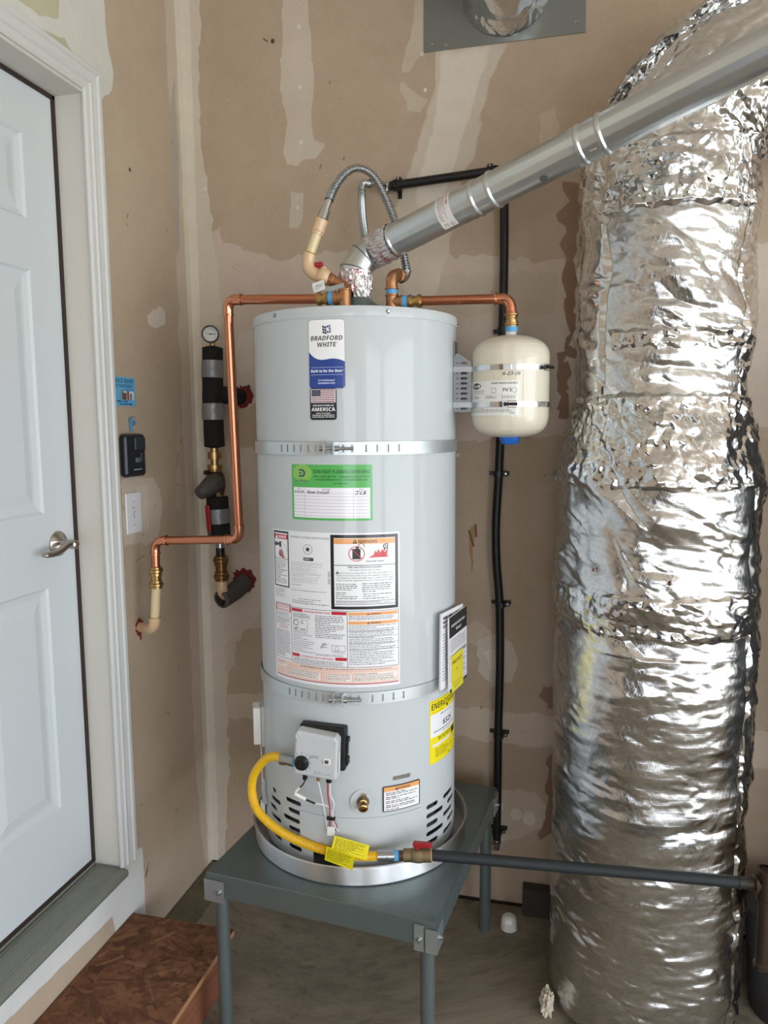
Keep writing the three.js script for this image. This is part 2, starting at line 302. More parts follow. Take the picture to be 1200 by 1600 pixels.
const leftCanvas = wallCanvas(1.6, 3.05, 560, '#baa791', ({ poly, dot, scratch }) => {
  poly([[0.10, 3.1], [-0.05, 3.1], [-0.05, 0], [0.04, 0], [0.07, 0.18], [0.08, 0.34], [0.09, 0.5], [0.09, 0.83], [0.08, 1.26], [0.09, 1.59], [0.08, 1.75], [0.1, 1.82], [0.08, 1.9], [0.09, 2.04], [0.09, 2.19], [0.09, 2.44], [0.1, 2.56]], '#cab9a6', 0.006);
  poly([[0.05, 3.1], [-0.05, 3.1], [-0.05, 0], [0.02, 0], [0.03, 0.6], [0.025, 1.6], [0.035, 2.4]], '#dcd2c1', 0.004);
  poly([[0.09, 2.5], [0.1, 2.3], [0.09, 2.05], [0.065, 2.1], [0.05, 2.4], [0.06, 2.6]], '#b3a79c', 0.003);
  poly([[0.11, 1.56], [0.12, 1.26], [0.15, 1.3], [0.13, 1.46]], '#c3b09a', 0.008);
  poly([[1.7, 3.1], [0.42, 3.1], [0.42, 2.64], [0.41, 2.54], [0.39, 2.47], [0.4, 2.42], [0.45, 2.38], [0.47, 2.3], [1.7, 2.3]], '#d3d1c9', 0.004);
  poly([[0.85, 2.6], [0.6, 2.56], [0.61, 2.5], [0.68, 2.47], [0.85, 2.47]], '#bdb79c', 0.006);
  poly([[0.68, 2.44], [0.59, 2.46], [0.56, 2.44], [0.62, 2.42]], '#b9b295', 0.004);
  poly([[0.27, 1.85], [0.24, 1.87], [0.2, 1.89], [0.17, 1.88], [0.17, 1.84], [0.2, 1.83], [0.24, 1.82], [0.27, 1.83]], '#d5ccc0', 0.004);
  poly([[0.34, 1.49], [0.31, 1.47], [0.33, 1.43], [0.34, 1.45]], '#d0c3b2', 0.004);
  poly([[0.44, 1.39], [0.36, 1.39], [0.27, 1.38], [0.23, 1.33], [0.25, 1.22], [0.29, 1.19], [0.34, 1.19], [0.44, 1.21]], '#cdbfad', 0.008);
  poly([[0.37, 1.36], [0.31, 1.36], [0.31, 1.23], [0.37, 1.23]], '#d5c8b8', 0.004);
  poly([[1.7, 0.32], [0.5, 0.32], [0.42, 0.3], [0.42, 0.08], [0.57, 0.11], [0.58, 0.19], [1.0, 0.21], [1.7, 0.22]], '#d9d9d5', 0.002);
  for (let k = 0; k < 18; k++) { const x = rr(0.1, 0.42), y = rr(0.1, 2.6); scratch(x, y, x + rr(-0.01, 0.01), y + rr(-0.02, 0.02), 0.002, '#5c4636'); }
  for (let k = 0; k < 20; k++) dot(rr(0.02, 0.45), rr(0.1, 2.7), rr(0.001, 0.003), rnd() < 0.5 ? '#594434' : '#d8ccbb');
  dot(0.33, 2.24, 0.005, '#4b3a2e'); scratch(0.4, 0.22, 0.41, 0.2, 0.006, '#4b4038');
  scratch(0.39, 1.15, 0.34, 1.16, 0.002, '#6d5a48'); scratch(0.14, 1.4, 0.12, 1.45, 0.003, '#7d6854');
});
const wallBump = dataTex(512, (x, y) => 128 + 40 * tn(x, y, 10, 11) + 40 * tn(x, y, 50, 12) + 40 * tn(x, y, 160, 13), 1.2, 1.2);
function wallMat(c, W, H) {
  const t = colourTex(c); t.wrapS = t.wrapT = THREE.MirroredRepeatWrapping; t.repeat.set(1 / W, 1 / H);
  return std({ map: t, roughness: 0.88, bumpMap: wallBump, bumpScale: 0.0006 });
}
const plainWall = std({ color: '#c3ad95', roughness: 0.9, bumpMap: wallBump, bumpScale: 0.0006 });
const whiteWall = std({ color: '#e9e7e2', roughness: 0.9 });
const concreteTex = dataTex(1024, (x, y) => {
  const v = 140 + 10 * tn(x, y, 6, 21) + 9 * tn(x, y, 20, 22) + 7 * tn(x, y, 70, 23) + 8 * (rnd() - 0.5) - (tn(x, y, 26, 24) > 0.66 ? 12 : 0);
  return [v * 0.97, v * 0.9, v * 0.78];
}, 0.5, 0.5, true);
const concrete = std({ map: concreteTex, roughness: 0.75, bumpMap: wallBump, bumpScale: 0.0008 });
const T = 0.12;                                                 // wall thickness
function flatUV(g, ax, ay) { const p = g.attributes.position, uv = g.attributes.uv, get = { x: 'getX', y: 'getY', z: 'getZ' }; for (let i = 0; i < p.count; i++) uv.setXY(i, p[get[ax]](i), p[get[ay]](i)); return g; }
struct('floor', flatUV(boxG(0, ROOM_X, -0.15, 0, 0, ROOM_Z), 'x', 'z'), concrete);
struct('wall_back', flatUV(boxG(-T, ROOM_X + T, 0.012, ROOM_Y, -T, 0), 'x', 'y'), wallMat(backCanvas, 2.4, 3.05));
struct('trim_1', boxG(-T, ROOM_X + T, -0.15, 0.012, -T, -0.012), std({ color: '#3a322c', roughness: 0.9 }));     // sill plate seen under the sheets
struct('ceiling', boxG(-T, ROOM_X + T, ROOM_Y, ROOM_Y + 0.15, -T, ROOM_Z + T), std({ color: '#dccfbe', roughness: 0.9 }));
{ // left wall with the door opening
  const s = new THREE.Shape([[-0.012, -0.15], [ROOM_Z, -0.15], [ROOM_Z, ROOM_Y], [-0.012, ROOM_Y]].map((p) => new THREE.Vector2(...p)));
  s.holes.push(new THREE.Path([[0.52, 0.27], [0.52, 2.375], [1.37, 2.375], [1.37, 0.27]].map((p) => new THREE.Vector2(...p))));
  const g = new THREE.ExtrudeGeometry(s, { depth: T, bevelEnabled: false }).rotateY(-Math.PI / 2);
  struct('wall_left', flatUV(g, 'z', 'y'), wallMat(leftCanvas, 1.6, 3.05));
  // right wall with the open garage door, front wall with a window
  const s2 = new THREE.Shape([[0, 0], [ROOM_Z, 0], [ROOM_Z, ROOM_Y], [0, ROOM_Y]].map((p) => new THREE.Vector2(...p)));
  s2.holes.push(new THREE.Path([[DOOR_Z0, 0.001], [DOOR_Z0, DOOR_H], [DOOR_Z1, DOOR_H], [DOOR_Z1, 0.001]].map((p) => new THREE.Vector2(...p))));
  struct('wall_right', flatUV(new THREE.ExtrudeGeometry(s2, { depth: T, bevelEnabled: false }).rotateY(-Math.PI / 2).translate(ROOM_X + T, 0, 0), 'z', 'y'), whiteWall);
  const s3 = new THREE.Shape([[-T, 0], [ROOM_X + T, 0], [ROOM_X + T, ROOM_Y], [-T, ROOM_Y]].map((p) => new THREE.Vector2(...p)));
  s3.holes.push(new THREE.Path([[WX0, WY0], [WX0, WY1], [WX1, WY1], [WX1, WY0]].map((p) => new THREE.Vector2(...p))), new THREE.Path([[GX0, 0.001], [GX0, DOOR_H], [GX1, DOOR_H], [GX1, 0.001]].map((p) => new THREE.Vector2(...p))));
  struct('wall_front', flatUV(new THREE.ExtrudeGeometry(s3, { depth: T, bevelEnabled: false }).translate(0, 0, ROOM_Z), 'x', 'y'), whiteWall);
  const w = new THREE.Group(); w.name = 'window_1'; w.userData.kind = 'structure'; scene.add(w);
  const zf = ROOM_Z + 0.02;
  struct('window_frame', [boxG(WX0, WX0 + 0.05, WY0, WY1, zf, zf + 0.07), boxG(WX1 - 0.05, WX1, WY0, WY1, zf, zf + 0.07), boxG(WX0 + 0.05, WX1 - 0.05, WY0, WY0 + 0.05, zf, zf + 0.07), boxG(WX0 + 0.05, WX1 - 0.05, WY1 - 0.05, WY1, zf, zf + 0.07)], M.trimWhite, w);
  struct('pane', boxG(WX0 + 0.05, WX1 - 0.05, WY0 + 0.05, WY1 - 0.05, zf + 0.03, zf + 0.034), M.clear, w);
}
// outside: the drive and the lawn that the foil mirrors
struct('driveway', boxG(ROOM_X, 14, -0.2, -0.02, -4, 11), std({ color: '#a6a49e', roughness: 0.9 }));
struct('driveway', boxG(-4, ROOM_X, -0.2, -0.02, ROOM_Z, 12), std({ color: '#a6a49e', roughness: 0.9 }));
struct('lawn', boxG(14, 60, -0.25, -0.03, -40, 50), std({ color: '#6f8350', roughness: 1 }));
// raised greenish edge of the slab along the left wall
{
  const pts = [[0.003, -0.001], [0.003, -0.7]];
  for (let k = 0; k <= 24; k++) { const z = 0.7 - 0.7 * k / 24; pts.push([0.112 + 0.006 * noise3(z * 14, 1, 1) + 0.003 * noise3(z * 50, 2, 1), -z]); }
  struct('trim_2', polyExtrude(pts, 0.007).rotateX(-Math.PI / 2), std({ map: concreteTex, color: '#c9d0bd', roughness: 0.8 }));
}
// ---------------------------------------------------------------- the white door in the left wall
const DZ0 = 0.538, DZ1 = 1.352, DY0 = 0.318, DY1 = 2.352, DX = -0.088;
{
  const door = new THREE.Group(); door.name = 'door_1'; door.userData.kind = 'structure'; scene.add(door);
  const panels = [], st = 0.112, mid = (DZ0 + DZ1) / 2, hw = 0.05;
  for (const [a, b] of [[DZ0 + st, mid - hw], [mid + hw, DZ1 - st]]) for (const [c, d] of [[0.53, 1.125], [1.315, 1.915], [2.035, 2.235]]) panels.push([a, b, c, d]);
  const s = new THREE.Shape([[DZ0, DY0], [DZ1, DY0], [DZ1, DY1], [DZ0, DY1]].map((p) => new THREE.Vector2(...p)));
  for (const [a, b, c, d] of panels) s.holes.push(new THREE.Path([[a, c], [a, d], [b, d], [b, c]].map((p) => new THREE.Vector2(...p))));
  struct('slab', new THREE.ExtrudeGeometry(s, { depth: 0.03, bevelEnabled: false }).rotateY(-Math.PI / 2).translate(DX, 0, 0), M.doorWhite, door);
  for (const [a, b, c, d] of panels) {                            // moulded panel: sloping border, raised field
    const ring = [[0, 0], [0.006, -0.006], [0.02, -0.010], [0.028, -0.010], [0.055, -0.003], [0.06, -0.003]], pos = [], idx = [];
    for (const [i, h] of ring) for (const [z, y] of [[a + i, c + i], [b - i, c + i], [b - i, d - i], [a + i, d - i]]) pos.push(DX + h, y, z);
    for (let k = 0; k < ring.length - 1; k++) for (let q = 0; q < 4; q++) { const e = k * 4 + q, f = k * 4 + (q + 1) % 4; idx.push(e, e + 4, f, f, e + 4, f + 4); }
    const o = (ring.length - 1) * 4; idx.push(o, o + 3, o + 1, o + 1, o + 3, o + 2);
    const g = new THREE.BufferGeometry(); g.setAttribute('position', new THREE.Float32BufferAttribute(pos, 3)); g.setIndex(idx);
    struct('panel', toCreasedNormals(g, 0.2), M.doorWhite, door);
  }
  // lever handle: rose on the door, stem towards the room, wavy lever back towards the hinges
  const hy = 1.232, hz = 0.606;
  const handle = struct('door_handle', [lathe([[0, 0], [0.033, 0], [0.033, 0.004], [0.029, 0.009], [0.018, 0.014], [0.0125, 0.018], [0.0115, 0.03]], V(DX, hy, hz), V(DX + 1, hy, hz)),
    lathe([[0.0115, 0.026], [0.0125, 0.032], [0.0125, 0.05], [0.0115, 0.056], [0.007, 0.06], [0, 0.061]], V(DX, hy, hz), V(DX + 1, hy, hz))], M.nickel, door);
  const lv = sweep(spline([[DX + 0.044, hy + 0.001, hz - 0.004], [DX + 0.045, hy + 0.002, hz + 0.018], [DX + 0.046, hy - 0.008, hz + 0.05], [DX + 0.044, hy - 0.013, hz + 0.075], [DX + 0.04, hy - 0.012, hz + 0.1], [DX + 0.039, hy - 0.008, hz + 0.106]]), 30, 16, (l, t, u) => { const k = u > 0.93 ? Math.sqrt(Math.max(0, 1 - ((u - 0.93) / 0.07) ** 2)) : 1; return 0.0001 + k * (0.011 - 0.001 * u) * (0.55 + 0.45 * Math.abs(Math.cos(t))); });
  struct('lever', lv, M.nickel, handle);
  // frame: jamb, weatherstrip, casing
  const fr = new THREE.Group(); fr.name = 'trim_3'; fr.userData.kind = 'structure'; scene.add(fr);
  struct('jamb', [boxG(-T, 0, 0.31, 2.375, 0.515, 0.528), boxG(-T, 0, 2.362, 2.376, 0.515, 1.375), boxG(-T, 0, 0.31, 2.375, 1.362, 1.375)], M.jamb, fr);
  struct('weatherstrip', [boxG(DX - 0.01, DX + 0.006, 0.31, 2.362, 0.528, 0.5375), boxG(DX - 0.01, DX + 0.006, 2.3525, 2.362, 0.528, 1.362)], M.gasket, fr);
  const prof = [[0, 0], [0.062, 0], [0.062, 0.014], [0.058, 0.018], [0.048, 0.018], [0.044, 0.014], [0.03, 0.012], [0.022, 0.013], [0.018, 0.009], [0.006, 0.008], [0, 0.004]];   // colonial profile: across the face, out of the wall
  const casing = (len, m0, m1) => { // stick along +y from 0 to len, mitre offsets at both ends
    const g = polyExtrude(prof, len), p = g.attributes.position;
    for (let i = 0; i < p.count; i++) { const u = p.getX(i), t = p.getZ(i); p.setXYZ(i, u, t < len / 2 ? t - m0 * u : t + m1 * u, p.getY(i)); }
    g.computeVertexNormals(); const n = g.toNonIndexed(); n.computeVertexNormals(); return n;
  };
  const flip = (g) => { const p = g.attributes.position; for (let i = 0; i < p.count; i += 3) { const a = [p.getX(i), p.getY(i), p.getZ(i)]; p.setXYZ(i, p.getX(i + 1), p.getY(i + 1), p.getZ(i + 1)); p.setXYZ(i + 1, ...a); } g.computeVertexNormals(); return g; };
  // local (u across, y along, h out) -> world: side stick u -> -z, top stick along z
  const side = casing(2.37 - 0.303, 0, 1).applyMatrix4(new THREE.Matrix4().set(0, 0, 1, 0.001, 0, 1, 0, 0.303, -1, 0, 0, 0.535, 0, 0, 0, 1));
  const top = casing(1.365 - 0.535, 1, 1).applyMatrix4(new THREE.Matrix4().set(0, 0, 1, 0.001, 1, 0, 0, 2.37, 0, 1, 0, 0.535, 0, 0, 0, 1));
  const side2 = casing(2.37 - 0.303, 0, 1).applyMatrix4(new THREE.Matrix4().set(0, 0, 1, 0.001, 0, 1, 0, 0.303, 1, 0, 0, 1.365, 0, 0, 0, 1));
  side2.computeVertexNormals();
  struct('casing', flip(side), M.trimWhite, fr); struct('casing', flip(top), M.trimWhite, fr); struct('casing', side2, M.trimWhite, fr);
  // metal threshold with its fine grooves and rounded nose
  const th = new THREE.Group(); th.name = 'trim_4'; th.userData.kind = 'structure'; scene.add(th);
  const tp = [[-0.13, 0.275], [0.012, 0.275], [0.02, 0.279], [0.022, 0.288], [0.02, 0.296], [0.012, 0.3]];
  for (let k = 0; k < 9; k++) { const x = 0.004 - k * 0.01; tp.push([x, 0.3005], [x - 0.004, 0.3005], [x - 0.005, 0.2992], [x - 0.008, 0.2992]); }
  tp.push([-0.082, 0.304], [-0.09, 0.312], [-0.13, 0.312]);
  struct('threshold', polyExtrude(tp, 0.83).translate(0, 0, 0.5285), std({ color: '#8d9087', metalness: 0.35, roughness: 0.5, roughnessMap: metalGrain }), th);
  struct('sweep', boxG(DX - 0.002, DX + 0.004, 0.308, 0.319, DZ0, DZ1), M.gasket, th);
}
// ---------------------------------------------------------------- printed labels
const PX = 1;
function printTex(w, h, draw) { const c = canvas(w, h, draw); const t = colourTex(c); return t; }
function printMat(w, h, draw, o = {}) { return phy({ map: printTex(w, h, draw), roughness: 0.4, clearcoat: 0.5, clearcoatRoughness: 0.12, ...o }); }
const F = (px, b = '', f = 'sans-serif') => b + ' ' + px + 'px ' + f;
function text(c, s, x, y, px, col = '#000', { b = '', f = 'sans-serif', a = 'left', w, sk } = {}) {
  c.save(); c.fillStyle = col; c.font = F(px, b, f).trim(); c.textAlign = a; c.translate(x, y);
  if (sk) c.transform(1, 0, sk, 1, 0, 0);
  if (w) { const m = c.measureText(s).width || 1; c.scale(w / m, 1); }
  c.fillText(s, 0, 0); c.restore();
}
function lines(c, x, y, w, h, n, col = '#555', px) {             // print too small to read on the photograph: rows of word marks
  const step = h / n, t = px ?? Math.max(1, step * 0.42);
  c.fillStyle = col;
  for (let i = 0; i < n; i++) {
    let u = x; const end = x + w * (rnd() < 0.25 ? rr(0.4, 0.8) : rr(0.9, 1));
    while (u < end) { const l = rr(1.2, 5.5) * t; c.globalAlpha = rr(0.55, 0.9); c.fillRect(u, y + i * step, Math.min(l, end - u), t); u += l + t * 0.9; }
  }
  c.globalAlpha = 1;
}
function tri(c, x, y, s, col = '#000') { c.fillStyle = col; c.beginPath(); c.moveTo(x, y - s); c.lineTo(x + s * 0.62, y + s * 0.1); c.lineTo(x - s * 0.62, y + s * 0.1); c.fill(); c.fillStyle = '#fff'; c.fillRect(x - s * 0.06, y - s * 0.62, s * 0.12, s * 0.4); c.fillRect(x - s * 0.06, y - s * 0.14, s * 0.12, s * 0.12); }
const brandLabel = printMat(560, 980, (c, w, h) => {
  c.fillStyle = '#a7a9ab'; c.fillRect(0, 0, w, h);
  c.fillStyle = '#f3f3f5'; c.beginPath(); c.roundRect(9, 9, w - 18, h - 18, 50); c.fill();
  c.save(); c.beginPath(); c.roundRect(9, 9, w - 18, h - 18, 50); c.clip();
  c.fillStyle = '#1e3f90'; c.beginPath(); c.moveTo(0, 440); c.bezierCurveTo(110, 600, 230, 570, 330, 555); c.bezierCurveTo(420, 545, 500, 570, w, 600); c.lineTo(w, h); c.lineTo(0, h); c.fill();
  c.restore();
  // small flag emblem of four waving panes
  for (let i = 0; i < 4; i++) for (let j = 0; j < 3; j++) {
    const x = 222 + i * 32 + j * 2, y = 88 + j * 38 + 9 * Math.sin(i * 1.7); c.fillStyle = i < 2 ? '#23283c' : '#3d5590';
    if (i === 2 && j === 1) continue; c.beginPath(); c.moveTo(x, y); c.lineTo(x + 28, y + 10); c.lineTo(x + 30, y + 40); c.lineTo(x + 2, y + 30); c.fill();
  }
  text(c, 'BRADFORD', w / 2 - 4, 296, 88, '#111', { b: 'bold', a: 'center', w: 490, sk: -0.16 });
  text(c, 'WHITE', w / 2 - 2, 386, 88, '#111', { b: 'bold', a: 'center', w: 290, sk: -0.16 });
  text(c, '®', 430, 340, 22, '#111');
  c.fillStyle = '#c9d0e6'; c.fillRect(36, 672, w - 72, 5); c.fillRect(36, 775, w - 72, 5);
  text(c, 'Built to be the Best', w / 2 - 8, 742, 52, '#fff', { b: 'bold', a: 'center', w: 478 }); text(c, '®', 524, 722, 20, '#fff');
  text(c, 'For Professional', 145, 868, 36, '#dfe5f5', { b: 'bold', w: 250, sk: -0.2 }); text(c, 'Installation Only', 140, 908, 36, '#dfe5f5', { b: 'bold', w: 262, sk: -0.2 });
});
const flagLabel = printMat(380, 480, (c, w, h) => {
  c.fillStyle = '#171a26'; c.fillRect(0, 0, w, h);
  c.fillStyle = '#f1eef0'; c.beginPath(); c.roundRect(14, 14, w - 28, 206, 16); c.fill();
  for (let i = 0; i < 13; i++) { c.fillStyle = i % 2 ? '#f1eef0' : '#7d2737'; c.fillRect(24, 22 + i * 14.6, w - 48, 14.6); }
  c.fillStyle = '#2b2d4a'; c.fillRect(24, 22, 130, 102);
  c.fillStyle = '#cfcfd8'; for (let j = 0; j < 9; j++) for (let i = 0; i < (j % 2 ? 5 : 6); i++) c.fillRect(32 + i * 21 + (j % 2 ? 10 : 0), 28 + j * 11, 5, 5);
  text(c, 'MANUFACTURED IN', w / 2, 272, 30, '#fff', { b: 'bold', a: 'center', w: 300 });
  text(c, 'AMERICA', w / 2, 346, 76, '#fff', { b: 'bold', a: 'center', w: 340 });
  text(c, 'USING THE FINEST', w / 2, 388, 24, '#fff', { b: 'bold', a: 'center', w: 210 });
  text(c, 'MATERIALS & COMPONENTS', w / 2, 416, 24, '#fff', { b: 'bold', a: 'center', w: 320 });
  text(c, 'FROM AROUND THE WORLD', w / 2, 444, 24, '#fff', { b: 'bold', a: 'center', w: 320 });
});
const serviceLabel = printMat(1000, 680, (c, w, h) => {
  c.fillStyle = '#52b357'; c.fillRect(0, 0, w, h);
  c.fillStyle = '#8cc152'; c.beginPath(); c.ellipse(150, 110, 130, 110, 0, 0, 7); c.fill();
  c.fillStyle = '#1f4d6b';
  c.fillRect(105, 60, 50, 20); c.fillRect(105, 98, 42, 16); c.fillRect(105, 132, 50, 20);
  c.lineWidth = 22; c.strokeStyle = '#1f4d6b'; c.beginPath(); c.arc(146, 106, 37, -1.5, 1.5); c.stroke();
  text(c, 'PLUMBING', 142, 214, 40, '#2c5878', { b: 'bold', a: 'center', w: 172 });
  text(c, 'DONE RIGHT PLUMBING-SEWER-HVAC', 298, 106, 60, '#123322', { b: 'bold', w: 680 });
  text(c, 'Office (435) 240-7552  |  Emergency (385) 375-8213', 300, 156, 34, '#123322', { b: 'bold', w: 676 });
  text(c, 'doneright365@gmail.com  |  donerightplumber.com', 326, 192, 32, '#123322', { b: 'bold', w: 624 });
  lines(c, 545, 222, 190, 14, 1, '#1c5a35', 11);
  c.fillStyle = '#f3f0f7'; c.fillRect(28, 280, 946, 372);
  c.strokeStyle = '#8b8a94'; c.lineWidth = 3;
  for (let k = 0; k < 8; k++) { c.beginPath(); c.moveTo(28, 345 + k * 40); c.lineTo(974, 350 + k * 40); c.stroke(); }
  for (const x of [184, 778]) { c.beginPath(); c.moveTo(x, 280); c.lineTo(x, 652); c.stroke(); }
  text(c, 'Date', 78, 304, 24, '#333'); text(c, 'Service', 410, 308, 28, '#333', { w: 104 }); text(c, 'Tech', 846, 308, 26, '#333');
  const ink = (pts) => { c.strokeStyle = '#16161a'; c.lineWidth = 7; c.lineJoin = c.lineCap = 'round'; c.beginPath(); pts.forEach((p, i) => (i ? c.lineTo(...p) : c.moveTo(...p))); c.stroke(); };
  text(c, '6-23-26', 38, 350, 44, '#16161a', { b: 'bold', w: 128, sk: -0.25 });
  text(c, 'New Install', 208, 356, 54, '#16161a', { w: 280, sk: -0.3 });
  text(c, 'New Install', 210, 356, 54, '#16161a', { w: 280, sk: -0.3 });
  ink([[800, 322], [850, 320]]); ink([[830, 320], [824, 356], [800, 360]]); ink([[880, 326], [856, 338], [862, 360], [884, 356]]); ink([[900, 360], [906, 318], [928, 326], [904, 342], [926, 352], [900, 360]]);
});
const warnOrange = '#eda767', RED = '#bf2033';
const dataLabel = printMat(1640, 1900, (c, w, h) => {
  c.fillStyle = '#eeedf1'; c.fillRect(0, 0, w, h);
  // danger column
  c.fillStyle = '#151517'; c.fillRect(18, 18, 268, 700); c.fillStyle = '#f2f2f4'; c.fillRect(36, 42, 232, 660);
  c.fillStyle = RED; c.fillRect(36, 58, 232, 58); tri(c, 76, 106, 40, '#fff'); text(c, 'DANGER', 106, 104, 44, '#fff', { b: 'bold', w: 140 });
  c.fillStyle = '#2a2a2c'; c.fillRect(70, 170, 80, 26); c.fillRect(60, 160, 30, 44); c.fillRect(120, 150, 40, 70); c.beginPath(); c.ellipse(60, 185, 22, 26, 0, 0, 7); c.fill();
  c.strokeStyle = '#888'; c.lineWidth = 4; c.beginPath(); c.arc(170, 250, 80, -1.2, 0.4); c.stroke();
  c.fillStyle = '#b0323c'; c.beginPath(); c.moveTo(110, 300); c.lineTo(130, 240); c.lineTo(160, 300); c.lineTo(180, 330); c.lineTo(240, 350); c.lineTo(180, 352); c.lineTo(120, 330); c.fill();
  c.fillStyle = '#9a7b72'; c.beginPath(); c.moveTo(140, 290); c.lineTo(160, 220); c.lineTo(190, 280); c.lineTo(210, 340); c.lineTo(170, 330); c.fill();
  c.fillStyle = '#151517'; c.fillRect(36, 362, 232, 6); lines(c, 50, 385, 200, 300, 13, '#444', 9);
  lines(c, 36, 738, 180, 120, 8, '#777', 6);
  // rating plate
  text(c, 'AUTOMATIC STORAGE WATER HEATER', 308, 84, 36, '#4a4a4e', { w: 520 });
  c.strokeStyle = '#444'; c.lineWidth = 5; c.beginPath(); c.arc(560, 212, 58, 0, 7); c.stroke();
  c.fillStyle = '#222'; c.beginPath(); for (let k = 0; k < 10; k++) { const r = k % 2 ? 16 : 38, a = -Math.PI / 2 + k * Math.PI / 5; c.lineTo(560 + r * Math.cos(a), 214 + r * Math.sin(a)); } c.fill();
  c.beginPath(); c.roundRect(500, 314, 134, 40, 14); c.fill(); text(c, 'AHRI', 512, 343, 26, '#eee', { b: 'bold' }); lines(c, 572, 330, 52, 10, 1, '#ddd', 6);
  for (let k = 0; k < 4; k++) lines(c, 322, 380 + k * 66, [430, 380, 420, 400][k], 60, 4, '#8a8a8e', 5);
  lines(c, 322, 660, 190, 30, 1, '#777', 8); lines(c, 322, 725, 470, 24, 1, '#555', 8); lines(c, 420, 832, 300, 20, 1, '#444', 8); lines(c, 330, 858, 520, 50, 2, '#444', 9);
  for (let k = 0; k < 22; k++) { c.fillStyle = '#222'; c.fillRect(808, 470 + k * 7, 24, rr(1, 5)); }
  // warning block
  c.fillStyle = '#121214'; c.fillRect(842, 22, 780, 908); c.fillStyle = '#f2f2f4'; c.fillRect(880, 60, 706, 834);
  c.fillStyle = warnOrange; c.fillRect(880, 66, 706, 66); tri(c, 1122, 120, 44); text(c, 'WARNING', 1158, 120, 48, '#1a1a1a', { b: 'bold', w: 218 });
  c.fillStyle = '#1b1b1d'; c.fillRect(1092, 190, 92, 126); c.fillRect(1130, 168, 34, 24); c.strokeStyle = '#333'; c.lineWidth = 7; c.beginPath(); c.moveTo(1160, 170); c.bezierCurveTo(1160, 110, 1230, 110, 1226, 170); c.stroke();
  c.strokeStyle = RED; c.lineWidth = 9; c.beginPath(); c.arc(1140, 250, 88, 0, 7); c.stroke(); c.beginPath(); c.moveTo(1078, 190); c.lineTo(1202, 312); c.stroke();
  c.fillStyle = '#cf2334'; c.beginPath(); c.moveTo(1270, 300); c.lineTo(1330, 268); c.lineTo(1352, 212); c.lineTo(1370, 240); c.lineTo(1384, 196); c.lineTo(1412, 240); c.lineTo(1430, 200); c.lineTo(1460, 236); c.lineTo(1500, 190); c.lineTo(1490, 270); c.lineTo(1506, 296); c.fill();
  c.strokeStyle = '#222'; c.lineWidth = 12; c.beginPath(); c.arc(1474, 166, 26, 0.6, 5.2); c.stroke(); c.fillStyle = '#222'; c.beginPath(); c.arc(1474, 164, 10, 0, 7); c.fill(); c.fillRect(1450, 186, 14, 36); c.fillRect(1490, 130, 12, 70);
  text(c, 'Flammable Vapors', 1244, 352, 28, '#222', { w: 208, b: 'bold' });
  c.fillStyle = '#121214'; c.fillRect(880, 386, 706, 7);
  text(c, 'FIRE AND EXPLOSION HAZARD', 1233, 424, 30, '#1a1a1a', { b: 'bold', a: 'center', w: 390 }); text(c, 'Can result in serious injury or death', 1233, 456, 26, '#222', { a: 'center', w: 350 });
  tri(c, 918, 492, 34); text(c, 'Do not store or use gasoline or other flammable vapors and', 940, 492, 24, '#222', { w: 610 });
  text(c, 'liquids in the vicinity of this or any other appliance. Storage of or', 905, 522, 24, '#222', { w: 656 });
  text(c, 'use of gasoline or other flammable vapors or liquids in the vicinity', 905, 552, 24, '#222', { w: 656 });
  text(c, 'of this or any other appliance can result in serious injury or death.', 905, 582, 24, '#222', { w: 656 });
  c.fillRect(896, 598, 680, 4); lines(c, 900, 616, 250, 90, 4, '#444', 10); lines(c, 1200, 610, 350, 120, 5, '#444', 10); lines(c, 900, 720, 250, 96, 4, '#444', 10); lines(c, 1210, 738, 330, 80, 3, '#444', 10);
  c.fillStyle = '#121214'; c.fillRect(890, 824, 690, 5); lines(c, 900, 836, 640, 26, 2, '#333', 6); c.fillRect(880, 866, 706, 6);
  // instruction columns
  c.strokeStyle = '#232325'; c.lineWidth = 5;
  c.strokeRect(24, 930, 282, 700); c.strokeRect(306, 950, 718, 700); c.strokeRect(1024, 950, 600, 700);
  c.fillStyle = RED; c.fillRect(32, 940, 264, 90); c.fillStyle = '#f2f2f4'; c.fillRect(52, 950, 224, 76);
  text(c, 'FOR YOUR SAFETY', 164, 984, 28, RED, { b: 'bold', a: 'center', w: 190 }); text(c, 'READ BEFORE OPERATING', 164, 1018, 28, RED, { b: 'bold', a: 'center', w: 206 });
  lines(c, 36, 1044, 240, 40, 3, '#555', 6); c.fillStyle = '#232325'; c.fillRect(24, 1092, 282, 4); lines(c, 40, 1112, 250, 90, 6, '#444', 7); lines(c, 90, 1210, 160, 44, 3, '#b6505a', 7); lines(c, 40, 1270, 250, 340, 22, '#555', 7);
  c.fillStyle = RED; c.fillRect(314, 960, 158, 40); c.fillRect(842, 960, 174, 40); text(c, 'OPERATING INSTRUCTIONS', 657, 996, 34, RED, { b: 'bold', a: 'center', w: 340 });
  lines(c, 330, 1020, 260, 60, 4, '#444', 8); c.lineWidth = 8; c.beginPath(); c.arc(378, 1140, 34, 0, 7); c.stroke(); c.lineWidth = 3; c.strokeRect(340, 1096, 200, 144); lines(c, 450, 1112, 50, 40, 3, '#333', 8); lines(c, 356, 1196, 60, 36, 3, '#222', 9); lines(c, 440, 1206, 80, 24, 2, '#444', 8);
  lines(c, 330, 1256, 300, 262, 10, '#555', 8); lines(c, 640, 1020, 360, 290, 13, '#444', 9);
